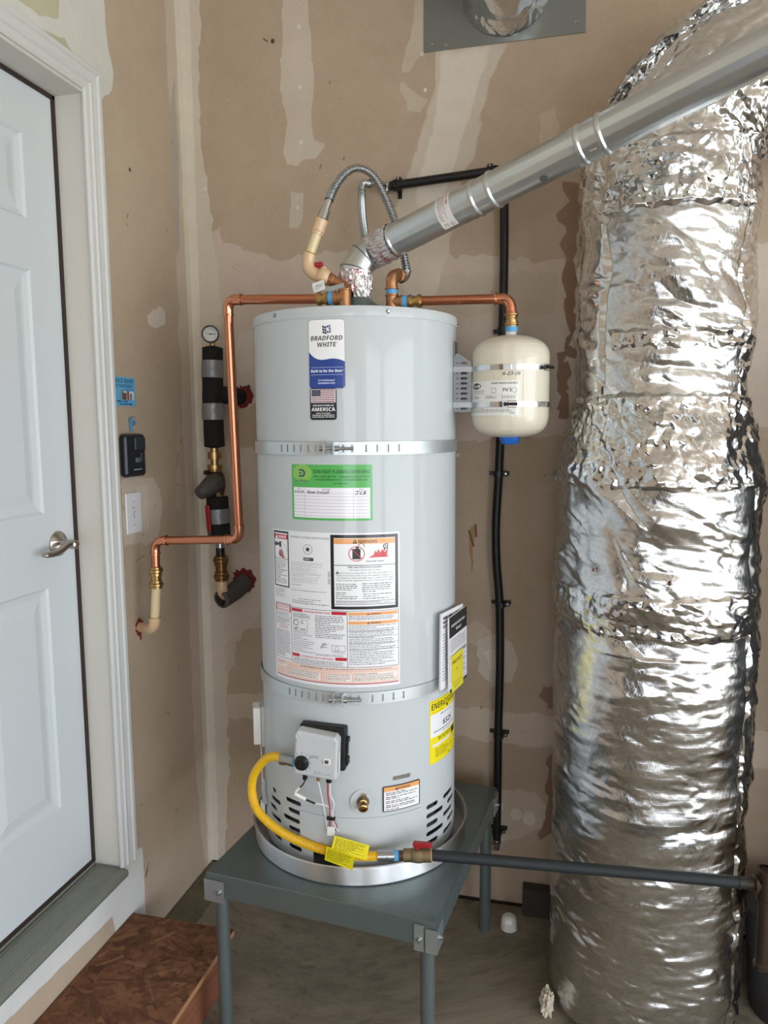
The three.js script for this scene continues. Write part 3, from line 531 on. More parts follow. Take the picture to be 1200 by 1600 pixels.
  c.strokeStyle = '#444'; c.lineWidth = 4; for (let k = 0; k < 9; k++) { c.beginPath(); c.moveTo(rr(690, 800), rr(1360, 1440)); c.lineTo(rr(690, 860), rr(1350, 1440)); c.stroke(); } c.strokeRect(840, 1380, 160, 70); c.beginPath(); c.arc(900, 1420, 26, 0, 7); c.stroke(); lines(c, 850, 1460, 150, 30, 2, '#777', 6); lines(c, 640, 1500, 360, 30, 2, '#555', 7);
  c.fillStyle = RED; c.fillRect(314, 1530, 108, 40); c.fillRect(880, 1530, 136, 40); text(c, 'TO TURN OFF GAS TO APPLIANCE', 652, 1566, 32, RED, { b: 'bold', a: 'center', w: 420 }); lines(c, 330, 1586, 660, 56, 4, '#555', 7);
  c.fillStyle = warnOrange; c.fillRect(1036, 966, 576, 38); c.fillRect(1036, 1078, 576, 38);
  for (const y of [998, 1110]) { tri(c, 1266, y, 26); text(c, 'WARNING', 1288, y, 28, '#222', { b: 'bold', w: 122 }); }
  lines(c, 1044, 1014, 540, 52, 3, '#444', 8); lines(c, 1044, 1128, 540, 500, 24, '#444', 8); c.fillStyle = '#333'; for (const y of [1200, 1268, 1350, 1430]) c.fillRect(1024, y, 600, 3);
  // diagnostic table along the foot
  c.fillStyle = '#f0d3c6'; c.fillRect(24, 1660, 1600, 190); c.fillStyle = '#f7eeea'; for (const [x, y, ww, hh] of [[230, 1740, 470, 90], [780, 1740, 290, 90], [1090, 1720, 520, 110], [40, 1700, 170, 40]]) c.fillRect(x, y, ww, hh);
  c.fillStyle = '#e58d5e'; for (const y of [1700, 1735, 1770, 1800, 1832]) c.fillRect(230, y, 1390, 3); for (const x of [228, 704, 776, 1080]) c.fillRect(x, 1735, 4, 100);
  text(c, 'LED FAULT/DIAGNOSTIC CODES', 430, 1690, 28, '#333', { b: 'bold', w: 300 }); lines(c, 760, 1674, 840, 18, 1, '#555', 9); lines(c, 240, 1746, 440, 84, 4, '#555', 8); lines(c, 790, 1746, 270, 84, 4, '#555', 8); lines(c, 1096, 1726, 500, 104, 5, '#555', 8); lines(c, 60, 1680, 120, 60, 2, '#666', 8);
  c.fillStyle = '#a92740'; c.fillRect(24, 1852, 1600, 12);
});
const smallWarning = printMat(480, 400, (c, w, h) => {
  c.fillStyle = '#111'; c.fillRect(0, 0, w, h); c.fillStyle = '#f2f2f2'; c.fillRect(12, 12, w - 24, h - 24);
  c.fillStyle = warnOrange; c.fillRect(12, 12, w - 24, 70); tri(c, 168, 68, 40); text(c, 'WARNING', 192, 66, 46, '#1a1a1a', { b: 'bold', w: 150 });
  for (let k = 0; k < 4; k++) lines(c, 34, 102 + k * 66, 410, 52, 2, '#333', 13); lines(c, 34, 362, 300, 16, 1, '#333', 11);
});
const energyLabel = printMat(400, 720, (c, w, h) => {
  c.fillStyle = '#f7e21b'; c.fillRect(0, 0, w, h); c.fillStyle = '#f2f2f4'; c.fillRect(8, 160, w - 16, 260);
  text(c, 'ENERGYGUIDE', 14, 108, 96, '#111', { b: 'bold', w: 372 }); c.fillStyle = '#111'; c.beginPath(); c.moveTo(196, 112); c.lineTo(236, 112); c.lineTo(216, 150); c.fill();
  lines(c, 16, 14, 360, 12, 1, '#333', 6); lines(c, 30, 136, 140, 12, 1, '#333', 5); lines(c, 120, 186, 180, 14, 1, '#333', 9);
  text(c, '$325', 150, 330, 84, '#111', { b: 'bold', w: 140 }); c.fillStyle = '#111'; c.fillRect(40, 362, 300, 8); lines(c, 140, 392, 150, 12, 1, '#444', 7);
  lines(c, 90, 440, 250, 44, 2, '#111', 11); c.fillStyle = '#efeada'; c.fillRect(24, 500, 250, 34); c.fillStyle = '#111'; c.fillRect(300, 440, 74, 76); lines(c, 60, 560, 270, 110, 6, '#5c5410', 8); lines(c, 230, 690, 60, 10, 1, '#111', 10);
});
// ---------------------------------------------------------------- water heater
const HX = 0.6664, HZ = 0.4066, HR = 0.254, HY0 = 0.4715, HY1 = 1.7956;
const onR = (deg, y, r = HR) => V(r * Math.sin(deg * DEG), y, r * Math.cos(deg * DEG));
const heater = thing('water_heater', 'tall grey cylindrical gas water heater standing in an aluminium pan on the metal stand', 'water heater', [HX, 0, HZ]);
{
  const ev = new Evaluator(); ev.attributes = ['position', 'normal', 'uv'];
  const cutY = 0.74;
  part('jacket', new THREE.CylinderGeometry(HR, HR, HY1 - 0.022 - cutY, 128, 1, true).translate(0, (HY1 - 0.022 + cutY) / 2, 0), M.jacket, heater);
  // lower jacket, a sheet with louvre slots cut through
  const ring = lathe([[HR - 0.0025, HY0], [HR, HY0], [HR, cutY], [HR - 0.0025, cutY], [HR - 0.0025, HY0]], V(0, 0, 0), V(0, 1, 0), 128);
  const slots = [];
  const slot = (a, b, y, hgt = 0.0115) => {                     // stadium-shaped cutter placed radially
    const w = HR * (b - a) * DEG, s = new THREE.Shape(), q = hgt / 2, x = w / 2 - q;
    s.moveTo(-x, -q).lineTo(x, -q).absarc(x, 0, q, -Math.PI / 2, Math.PI / 2, false).lineTo(-x, q).absarc(-x, 0, q, Math.PI / 2, 1.5 * Math.PI, false);
    slots.push(new THREE.ExtrudeGeometry(s, { depth: 0.06, bevelEnabled: false, curveSegments: 5 }).translate(0, 0, HR - 0.04).rotateY((a + b) / 2 * DEG).translate(0, y, 0));
  };
  for (let k = 0; k < 5; k++) { const y = 0.594 - 0.0235 * k;
    if (k % 2) { slot(55.5, 71, y); slot(77, 91, y); slot(-33.5, -20, y); slot(-50, -40.5, y); }
    else { slot(55.5, 65.5, y); slot(71.5, 86, y); slot(-29, -19, y); slot(-48, -36, y); }
  }
  slot(-31, -19, 0.6175); slot(-46, -41, 0.6175);
  let cut = new Brush(ring);
  for (const list of [slots]) { const b = new Brush(join(list)); b.updateMatrixWorld(); cut.updateMatrixWorld(); cut = ev.evaluate(cut, b, SUBTRACTION); }
  const hole = new Brush(boxG(-0.05, 0.03, 0.44, 0.527, 0.2, 0.3)); hole.updateMatrixWorld(); cut.updateMatrixWorld(); cut = ev.evaluate(cut, hole, SUBTRACTION);
  const hole2 = new Brush(rod(V(-0.014, 0.557, 0.2), V(-0.014, 0.557, 0.3), 0.015, 24)); hole2.updateMatrixWorld(); cut.updateMatrixWorld(); cut = ev.evaluate(cut, hole2, SUBTRACTION);
  const g = cut.geometry.clone(); g.clearGroups(); part('lower_jacket', toCreasedNormals(g, 0.5), M.jacket, heater);
  part('burner_chamber', [rod(V(0, HY0, 0), V(0, 0.66, 0), 0.2, 48)], M.innerSteel, heater);
  part('burner_door', [boxG(-0.045, 0.025, 0.478, 0.53, 0.195, 0.205), boxG(-0.03, 0.01, 0.49, 0.498, 0.205, 0.214)], std({ color: '#4a2320', roughness: 0.6 }), heater);
  part('access_cover', bend(-19.5, 51.5, HY0 + 0.055, 0.6045, HR + 0.0004, 0.006, 0.0022), M.jacket, heater);
  part('top_lid', lathe([[HR - 0.01, HY1 - 0.0245], [HR + 0.0022, HY1 - 0.0245], [HR + 0.003, HY1 - 0.022], [HR + 0.003, HY1 - 0.006], [HR + 0.0015, HY1 - 0.0015], [HR - 0.004, HY1], [0.09, HY1 + 0.002], [0, HY1 + 0.002]], V(0, 0, 0), V(0, 1, 0), 128), M.jacket, heater);
  for (const [a, y] of [[-29.9, 1.784], [32.4, 1.783], [93, 1.782], [-93, 1.782]]) {
    const p = onR(a, y, HR + 0.002), q = onR(a, y, HR + 0.03);
    part('screw', [lathe([[0.0055, 0], [0.0055, 0.002], [0.004, 0.003]], p, q, 16), rod(p, p.clone().lerp(q, 0.18), 0.0035, 6)], M.steel, heater);
  }
  part('brand_label', bend(-8.6, 10.7, 1.6135, 1.7665, HR + 0.0002, 0.009), brandLabel, heater, 'white and blue maker label');
  part('flag_label', bend(-8.1, 6, 1.545, 1.6155, HR + 0.0008, 0.006), flagLabel, heater, 'black label with a flag');
  part('service_label', bend(-20.4, 23.6, 1.3175, 1.4445, HR + 0.0002), serviceLabel, heater, 'green service record label');
  part('instruction_label', bend(-36.8, 38, 0.926, 1.289, HR + 0.0002, 0.004), dataLabel, heater, 'white label with danger and warning panels');
  part('warning_label', bend(27.8, 50, 0.6155, 0.6785, HR + 0.0026, 0.003), smallWarning, heater, 'small label with an orange warning bar');
  part('energy_label', bend(58, 91, 0.7, 0.862, HR + 0.0002), energyLabel, heater, 'yellow and white energy label');
  part('rating_tag', bend(33.5, 44, 0.6905, 0.7005, HR + 0.0002, 0.003), M.chrome, heater);
  // drain valve in its round plastic rosette
  const da = 17.1, c = (d, r, y = 0.646) => onR(da, y, r).add(V(d, 0, 0));
  part('drain_rosette', lathe([[0.014, 0.0005], [0.015, 0.003], [0.03, 0.003], [0.031, 0.0005]], c(0, HR - 0.0005), c(0, HR + 1), 40), M.jacket, heater);
  const dv = part('drain_valve', [lathe([[0, 0], [0.009, 0], [0.009, 0.018], [0.0105, 0.019], [0.0105, 0.026], [0.0085, 0.027], [0.0085, 0.034]], c(0, HR - 0.012), c(0, HR + 1)), lathe([[0.0105, 0.0], [0.0115, 0.001], [0.0115, 0.012], [0.0095, 0.014], [0.0055, 0.014], [0.005, 0.004], [0, 0.004]], c(0, HR + 0.012, 0.643), c(0, HR + 1, 0.3))], M.brass, heater);
  part('drain_stem', [rod(c(0, HR + 0.008), c(0.004, HR + 0.008, 0.667), 0.0045, 12)], M.brass, dv);
  part('drain_recess', lathe([[0, 0], [0.0145, 0], [0.0145, 0.002]], c(0, HR + 0.0002), c(0, HR + 1), 32), M.innerSteel, heater);
  // draft hood on top
  part('draft_hood', lathe([[0.085, HY1 - 0.002], [0.083, HY1 + 0.006], [0.07, HY1 + 0.03], [0.047, HY1 + 0.046], [0.0415, HY1 + 0.052], [0.0415, HY1 + 0.07]], V(0, 0, 0), V(0, 1, 0), 48), M.standSheet, heater);
}
{ // gas control valve
  const vg = new THREE.Group(); vg.name = 'gas_valve'; heater.add(vg);
  const va = -4.6; vg.position.copy(onR(va, 0.776, HR + 0.002)); vg.rotation.y = 2 * DEG; vg.rotation.z = -0.03; vg.scale.z = 0.72;
  part('back_plate', [boxG(-0.05, 0.062, -0.044, 0.062, -0.006, 0.03, 0.006), boxG(0.058, 0.068, 0.022, 0.036, 0.0, 0.024, 0.002), boxG(0.058, 0.068, -0.03, -0.012, 0.0, 0.024, 0.002), boxG(0.06, 0.066, -0.008, 0.018, 0.004, 0.02, 0.002)], M.blackPlastic, vg);
  const s = new THREE.Shape([[-0.054, -0.042], [-0.05, -0.048], [0.044, -0.054], [0.05, -0.048], [0.052, 0.04], [0.044, 0.05], [-0.044, 0.058], [-0.05, 0.052]].map((p) => new THREE.Vector2(...p)));
  const front = printMat(512, 512, (c) => {
    c.fillStyle = '#c4c6c8'; c.fillRect(0, 0, 512, 512);
    for (const a of [-2.6, -2.1, -1.57, -1.0, -0.5, 0, 0.5, 1]) { c.save(); c.translate(112, 330); c.rotate(a); c.fillStyle = '#55585c'; c.fillRect(88, -3, 16, 6); c.restore(); }
    lines(c, 190, 248, 110, 30, 2, '#55595f', 8); lines(c, 240, 408, 180, 34, 2, '#888b90', 8);
  }, { clearcoat: 0.15, roughness: 0.5 });
  const cov = new THREE.ExtrudeGeometry(s, { depth: 0.032, bevelEnabled: true, bevelSize: 0.006, bevelThickness: 0.008, bevelSegments: 4, bevelOffset: -0.006 }).translate(0, 0, 0.034), p = cov.attributes.position, uv = cov.attributes.uv;
  for (let i = 0; i < uv.count; i++) uv.setXY(i, p.getX(i) / 0.12 + 0.5, p.getY(i) / 0.12 + 0.5);
  part('cover', cov, front, vg);
  part('knob', [lathe([[0.0175, 0], [0.0175, 0.006], [0.015, 0.009], [0.0145, 0.014], [0.012, 0.016], [0, 0.016]], V(-0.033, -0.018, 0.074), V(-0.033, -0.018, 1)), boxG(-0.0345, -0.0315, -0.03, -0.006, 0.088, 0.0935, 0.001)], M.blackPlastic, vg);
  part('button', [boxG(0.019, 0.035, -0.016, -0.001, 0.073, 0.077, 0.001)], M.white, vg); part('button_cap', boxG(0.0225, 0.0315, -0.0125, -0.0045, 0.077, 0.0785, 0.001), M.greyRubber, vg);
  for (const [x, y] of [[-0.042, 0.045], [0.042, 0.037]]) part('screw_boss', lathe([[0.007, 0], [0.007, 0.0015], [0.004, 0.002], [0.0035, -0.003], [0, -0.003]], V(x, y, 0.0735), V(x, y, 1), 16), M.valveGrey, vg);
  part('side_sticker', boxG(0.0523, 0.0528, -0.036, 0.012, 0.042, 0.064), printMat(64, 128, (c) => { c.fillStyle = '#f1f1f1'; c.fillRect(0, 0, 64, 128); lines(c, 6, 8, 50, 110, 12, '#333', 4); }), vg);
  for (const [x, w] of [[-0.03, 0.009], [0.028, 0.012]]) part('socket', boxG(x - w / 2, x + w / 2, -0.066, -0.048, 0.042, 0.058, 0.001), M.blackPlastic, vg);
  part('thermocouple_nut', rod(V(0.002, -0.066, 0.05), V(0.002, -0.05, 0.05), 0.005, 6), M.brass, vg);
  // wiring
  const W = (pts, r, m) => part('wire', wire(pts, r), m, vg);
  W([[-0.03, -0.068, 0.05], [-0.034, -0.078, 0.053], [-0.046, -0.092, 0.052], [-0.05, -0.1, 0.05]], 0.0016, M.blackPlastic); W([[-0.042, -0.086, 0.0535], [-0.051, -0.097, 0.0535], [-0.054, -0.103, 0.051]], 0.0028, M.wireWhite);
  part('wire_connector', rod(V(-0.055, -0.105, 0.05), V(-0.028, -0.117, 0.048), 0.0048, 10), M.wireWhite, vg);
  W([[-0.028, -0.117, 0.048], [-0.006, -0.125, 0.045]], 0.0026, M.blackPlastic); W([[-0.006, -0.125, 0.045], [0.012, -0.127, 0.042], [0.026, -0.134, 0.036], [0.03, -0.15, 0.03], [0.03, -0.19, 0.012], [0.016, -0.206, 0.006]], 0.0015, M.wireWhite);
  W([[0.002, -0.066, 0.05], [0.008, -0.1, 0.045], [0.014, -0.14, 0.034], [0.017, -0.18, 0.02], [0.014, -0.202, 0.005]], 0.0014, M.wireWhite);
  W([[0.025, -0.066, 0.05], [0.025, -0.1, 0.046], [0.028, -0.14, 0.034], [0.026, -0.17, 0.024], [0.022, -0.205, 0.004]], 0.0022, M.wireRed);
  W([[0.031, -0.066, 0.05], [0.031, -0.1, 0.046], [0.039, -0.12, 0.04], [0.034, -0.15, 0.03], [0.036, -0.18, 0.02], [0.045, -0.2, 0.012]], 0.0016, M.wireWhite);
  W([[0.033, -0.16, 0.026], [0.042, -0.185, 0.018], [0.038, -0.2, 0.01]], 0.0015, M.wireRed);
  part('cable_tie', boxG(0.02, 0.04, -0.166, -0.16, 0.022, 0.036, 0.001), M.blackPlastic, vg);
  part('wire_clip', [boxG(0.018, 0.036, -0.212, -0.19, 0.006, 0.02, 0.002)], M.wireWhite, vg);
}
{ // igniter box on the left flank, its thin lead and the white plug lower down
  const b = new THREE.Group(); b.name = 'igniter_box'; heater.add(b); b.position.copy(onR(-66, 0.757, HR + 0.004)); b.rotation.y = -66 * DEG;
  part('box_cover', boxG(-0.024, 0.024, -0.05, 0.05, 0.004, 0.024, 0.004), M.white, b); part('box_base', boxG(-0.03, 0.03, -0.054, 0.054, -0.008, 0.0035, 0.002), std({ color: '#b9bbba', roughness: 0.5 }), b);
  const p = (a, y, r) => onR(a, y, r).toArray();
  part('wire', wire([p(-66, 0.71, HR + 0.012), p(-62, 0.68, HR + 0.01), p(-61, 0.63, HR + 0.01), p(-60, 0.585, HR + 0.008)], 0.0012), M.wireWhite, heater);
  part('plug', boxG(-0.011, 0.011, -0.016, 0.016, 0, 0.012, 0.003).rotateY(-64 * DEG).translate(...p(-64, 0.53, HR + 0.003)), M.white, heater, 'white plug');
  part('clear_tube', new THREE.TubeGeometry(spline([p(-62, 0.61, HR + 0.006), p(-59, 0.585, HR + 0.008), p(-56, 0.555, HR + 0.006)]), 16, 0.006, 10), phy({ color: '#dfe3e4', transmission: 0.5, thickness: 0, roughness: 0.2 }), heater);
}
// ---------------------------------------------------------------- seismic straps
function strap(y, label, gap0, gap1, slotA) {
  const t = thing('seismic_strap', label, 'strap', [HX, y, HZ], 'perforated straps round the water heater');
  const ev = new Evaluator(); ev.attributes = ['position', 'normal', 'uv'];
  const h = 0.0145, R = HR + 0.0032;
  let band = new Brush(bend(gap1, 360 + gap0, -h, h, R, 0, 0.0014)); band.updateMatrixWorld();
  const cuts = new Brush(join(slotA.map((a) => boxG(-0.0022, 0.0022, -0.0085, 0.0085, R - 0.02, R + 0.02).rotateY(a * DEG)))); cuts.updateMatrixWorld();
  const g = ev.evaluate(band, cuts, SUBTRACTION).geometry; g.clearGroups();
  part('band', toCreasedNormals(g, 0.4), M.strapMetal, t);
  const mid = (gap0 + gap1) / 2, p = (a, r, yy = 0) => onR(a, yy, r);
  for (const a of [gap0 - 0.3, gap1 + 0.3]) part('lug', boxG(-0.0012, 0.0012, -h, h, R - 0.001, R + 0.024).rotateY(a * DEG), M.strapMetal, t);
  const c0 = p(gap0 - 2.4, R + 0.012), c1 = p(gap1 + 9.5, R + 0.0135);
  part('bolt', [rod(c0, c1, 0.0034, 12), hexNut(c0.clone().lerp(c1, -0.04), c0.clone().lerp(c1, 0.06), 0.0065)], M.steel, t);
  part('nut', [hexNut(p(gap1 + 0.6, R + 0.0122), p(gap1 + 2.4, R + 0.0122), 0.0068)], M.steel, t);
}
const slotsA = [-26.5, -22.2, -17.9, -13.6, -9.3, -5.2, 9, 13.5, 20.5, 26, 31.8, 37.6];
strap(1.481, 'bright perforated metal strap round the upper heater jacket, above the green label', 0.9, 4.9, slotsA);
strap(0.9, 'bright perforated metal strap round the lower heater jacket, below the instruction label', 3.6, 7.4, slotsA.map((a) => a + 2));
// ---------------------------------------------------------------- drain pan and stand
{
  const pan = thing('drain_pan', 'round brushed aluminium pan under the grey water heater', 'drain pan', [HX, 0.449, HZ]);
  part('pan_bowl', lathe([[0, 0], [0.28, 0], [0.284, 0.003], [0.284, 0.044], [0.2865, 0.0475], [0.289, 0.046], [0.2885, 0.0485], [0.286, 0.0505], [0.282, 0.0485], [0.282, 0.006], [0.278, 0.003], [0, 0.003]], V(0, 0, 0), V(0, 1, 0), 96), M.pan, pan);
  for (const a of [0, 120, 240]) part('foot_pad', rod(V(0.2 * Math.sin(a * DEG), 0.003, 0.2 * Math.cos(a * DEG)), V(0.2 * Math.sin(a * DEG), 0.0225, 0.2 * Math.cos(a * DEG)), 0.025, 16), M.innerSteel, pan);
}
{
  // the stand is turned a little to the walls
  const st = thing('heater_stand', 'grey galvanised metal stand on four pipe legs carrying the water heater', 'stand', [0.682, 0, 0.4085]);
  st.rotation.y = -6.1 * DEG;
  const hx = 0.2915, hz = 0.331, yt = 0.4485, d = 0.06;
  part('top_sheet', [boxG(-hx, hx, yt - 0.003, yt, -hz, hz, 0.0014)], M.standSheet, st);
  part('skirt', [boxG(-hx, hx, yt - d, yt - 0.0025, hz - 0.003, hz + 0.0004, 0.001)], M.standSheet, st);
  part('skirt', [boxG(-hx, hx, yt - d, yt - 0.0025, -hz, -hz + 0.003)], M.standSheet, st);
  for (const s of [-1, 1]) part('skirt', [boxG(s * hx - 0.0018, s * hx + 0.0018, yt - d, yt - 0.0025, -hz, hz)], M.standSheet, st);
  for (const sx of [-1, 1]) for (const sz of [-1, 1]) {
    const x = sx * (hx - 0.026), z = sz * (hz - 0.026), y0 = yt - 0.072, y1 = yt - 0.016;
    part('leg', [rod(V(x, 0, z), V(x, yt - 0.01, z), 0.0168, 24)], M.standSheet, st);
    const fx0 = sx > 0 ? hx - 0.022 : -hx - 0.005, fx1 = sx > 0 ? hx + 0.005 : -hx + 0.05, zf = sz * (hz + 0.0035);
    const br = part('corner_bracket', [boxG(sx * (hx + 0.0035) - 0.0012, sx * (hx + 0.0035) + 0.0012, y0, y1, sz > 0 ? hz - 0.045 : -hz - 0.004, sz > 0 ? hz + 0.004 : -hz + 0.045), boxG(fx0, fx1, y0, y1, zf - 0.0012, zf + 0.0012)], M.galvanised, st);
    if (sx > 0) part('bracket_strip', boxG(hx - 0.048, hx - 0.026, y0, y1 + 0.006, zf - 0.0012, zf + 0.0012), M.galvanised, st);
    const bolt = (a, b) => { const p = a.clone().lerp(b, 0.3), q = a.clone().lerp(b, 0.7); part('bolt', [lathe([[0, 0], [0.0034, 0], [0.0034, a.distanceTo(b)], [0, a.distanceTo(b)]], a, b, 12)], M.steel, br); part('nut', rod(p, q, 0.0065, 6), M.steel, br); };
    const bx = sx > 0 ? hx - 0.037 : -hx + 0.036;
    bolt(V(bx, yt - 0.045, sz * hz), V(bx, yt - 0.045, sz * (hz + 0.012))); bolt(V(sx * hx, yt - 0.045, sz * (hz - 0.02)), V(sx * (hx + 0.013), yt - 0.045, sz * (hz - 0.02)));
  }
  for (const x of [-0.07, 0.13]) part('knockout', lathe([[0, 0.0006], [0.009, 0.0006], [0.0105, 0]], V(x, yt - 0.036, hz + 0.0004), V(x, yt - 0.036, 1), 24), M.standSheet, st);
}
// ---------------------------------------------------------------- plumbing helpers
function runOf(parent, pts, r, m, elbowM, fit = 0.026, radius = null) {   // straight pipes as parts, swept elbows with beaded sockets between them
  const P = pts.map((p) => V(...p));
  for (let i = 0; i < P.length - 1; i++) {
    const d = P[i + 1].clone().sub(P[i]).normalize();
    const a = i ? P[i].clone().addScaledVector(d, fit * 0.8) : P[i], b = i < P.length - 2 ? P[i + 1].clone().addScaledVector(d, -fit * 0.8) : P[i + 1];
    part('pipe', rod(a, b, r, 20), m, parent);
  }
  for (let i = 1; i < P.length - 1; i++) {
    const d1 = P[i].clone().sub(P[i - 1]).normalize(), d2 = P[i + 1].clone().sub(P[i]).normalize();
    const a = P[i].clone().addScaledVector(d1, -fit), b = P[i].clone().addScaledVector(d2, fit), R = r * 1.13;
    const a2 = a.clone().addScaledVector(d1, -0.014), b2 = b.clone().addScaledVector(d2, 0.014);
    part('elbow', [elbowG(a, P[i], b, R), rod(a2, a, R, 20), rod(b, b2, R, 20), lathe([[r, 0], [R * 1.13, 0.001], [R * 1.13, 0.005], [R, 0.006]], a2, a, 20), lathe([[r, 0], [R * 1.13, 0.001], [R * 1.13, 0.005], [R, 0.006]], b2, b, 20)], elbowM, parent);
  }
}
const ringL = (a, b, r, bulge, w = 0.004) => lathe([[r * 0.8, 0], [r + bulge, w * 0.25], [r + bulge, w * 0.75], [r * 0.8, w]], a, b, 24);
// a press coupling: two beads and a hexagon between them
function coupling(a, b, r) {
  const L = a.distanceTo(b), at = (k) => a.clone().lerp(b, k);
  return [lathe([[r * 0.9, 0], [r * 1.25, 0.002], [r * 1.25, L * 0.1], [r * 1.45, L * 0.14], [r * 1.45, L * 0.24], [r * 1.22, L * 0.28], [r * 1.22, L * 0.4], [r * 1.05, L * 0.42], [r * 1.05, L * 0.6], [r * 1.22, L * 0.62], [r * 1.22, L * 0.72], [r * 1.45, L * 0.76], [r * 1.45, L * 0.86], [r * 1.25, L * 0.9], [r * 1.25, L - 0.002], [r * 0.9, L]], a, b, 28)];
}
const CR = 0.0117;
{ // left copper line: from the heater over to the left, down, and left again to the cream plastic stub in the wall
  const t = thing('copper_pipe', 'long bent copper pipe left of the heater ending in cream plastic pipe', 'pipe');
  runOf(t, [[0.6, 1.838, 0.497], [0.355, 1.849, 0.485], [0.347, 1.231, 0.44], [0.089, 1.219, 0.43], [0.088, 1.142, 0.43]], CR, M.copper, M.copperBright);
  part('coupling', coupling(V(0.595, 1.838, 0.497), V(0.63, 1.838, 0.499), CR * 0.98), M.brass, t, 'brass coupling');
  part('sealing_tape', rod(V(0.628, 1.838, 0.4995), V(0.642, 1.838, 0.4995), CR * 1.3, 24), M.blueTape, t, 'blue sealing tape');
  const bz = 0.5, bx = 0.668;
  part('brass_tee', [rod(V(0.64, 1.838, bz), V(bx, 1.838, bz), CR * 1.32, 24), rod(V(bx, 1.797, bz), V(bx, 1.858, bz), 0.0145, 24), ringL(V(bx, 1.852, bz), V(bx, 1.9, bz), 0.0145, 0.0022, 0.007), ringL(V(0.64, 1.838, bz), V(0.7, 1.838, bz), CR * 1.3, 0.002, 0.008), rod(V(bx, 1.797, bz), V(bx, 1.818, bz), 0.0165, 6)], M.bronze, t, 'bronze elbow');
  part('coupling', coupling(V(0.088, 1.146, 0.43), V(0.0875, 1.083, 0.43), CR * 1.15), M.brass, t, 'brass coupling');
  const pl = part('plastic_pipe', [rod(V(0.0875, 1.09, 0.43), V(0.077, 0.985, 0.43), 0.0128, 20)], M.cpvc, t, 'cream plastic pipe');
  part('glue_line', ringL(V(0.0792, 1.002, 0.43), V(0.0785, 0.995, 0.43), 0.0132, 0.0006, 0.003), std({ color: '#a58a14', roughness: 0.4 }), pl);
  part('plastic_elbow', [elbowG(V(0.0785, 1.0, 0.43), V(0.077, 0.966, 0.43), V(0.045, 0.962, 0.412), 0.0158), rod(V(0.046, 0.962, 0.4125), V(-0.01, 0.956, 0.381), 0.0145, 20)], M.cpvcTan, t, 'cream plastic elbow');
  const pos = []; for (let k = 0; k < 22; k++) { const a = k / 22 * 2 * Math.PI, r = 0.02 + 0.006 * noise3(k * 0.9, 1, 3) + (k === 16 ? 0.012 : 0); pos.push([0.387 + r * Math.cos(a), 0.957 + r * 1.15 * Math.sin(a)]); }
  part('sealant', polyExtrude(pos, 0.002, 0.0015).rotateY(-Math.PI / 2).translate(0.0025, 0, 0), M.redDark, t, 'red sealant');
}
{ // right copper line to the expansion tank
  const t = thing('copper_pipe', 'short copper pipe from the heater top to the cream expansion tank', 'pipe');
  const z = 0.4;
  runOf(t, [[0.82, 1.838, z], [1.053, 1.834, z], [1.0565, 1.795, z]], CR, M.copper, M.copperBright, 0.024);
  part('coupling', coupling(V(0.8, 1.838, z), V(0.838, 1.838, z), CR * 0.98), M.brass, t, 'brass coupling');
  part('sealing_tape', rod(V(0.787, 1.838, z), V(0.801, 1.838, z), CR * 1.32, 24), M.blueTape, t, 'blue sealing tape');
  part('brass_tee', [rod(V(0.76, 1.796, z), V(0.76, 1.858, z), 0.0148, 24), rod(V(0.76, 1.838, z), V(0.79, 1.838, z), 0.0145, 24), ringL(V(0.76, 1.851, z), V(0.76, 2, z), 0.0148, 0.0025, 0.007), ringL(V(0.783, 1.838, z), V(1, 1.838, z), 0.0145, 0.0022, 0.007)], M.bronze, t, 'bronze tee');
  part('sealing_tape', rod(V(0.76, 1.858, z), V(0.76, 1.87, z), 0.0142, 24), M.blueTape, t, 'blue sealing tape');
  part('brass_elbow', [rod(V(0.76, 1.868, z), V(0.76, 1.885, z), 0.0148, 24), ringL(V(0.76, 1.868, z), V(0.76, 2, z), 0.0148, 0.0025, 0.006), elbowG(V(0.76, 1.884, z), V(0.76, 1.906, z), V(0.769, 1.908, z - 0.028), 0.0148), ringL(V(0.769, 1.908, z - 0.028), V(0.771, 1.9085, z - 0.04), 0.0148, 0.003, 0.008)], M.bronze, t, 'bronze elbow');
  part('tank_adapter', [...coupling(V(1.0563, 1.802, z), V(1.057, 1.766, z), CR), rod(V(1.057, 1.782, z), V(1.057, 1.764, z), 0.0155, 8)], M.brass, t, 'brass adapter');
}
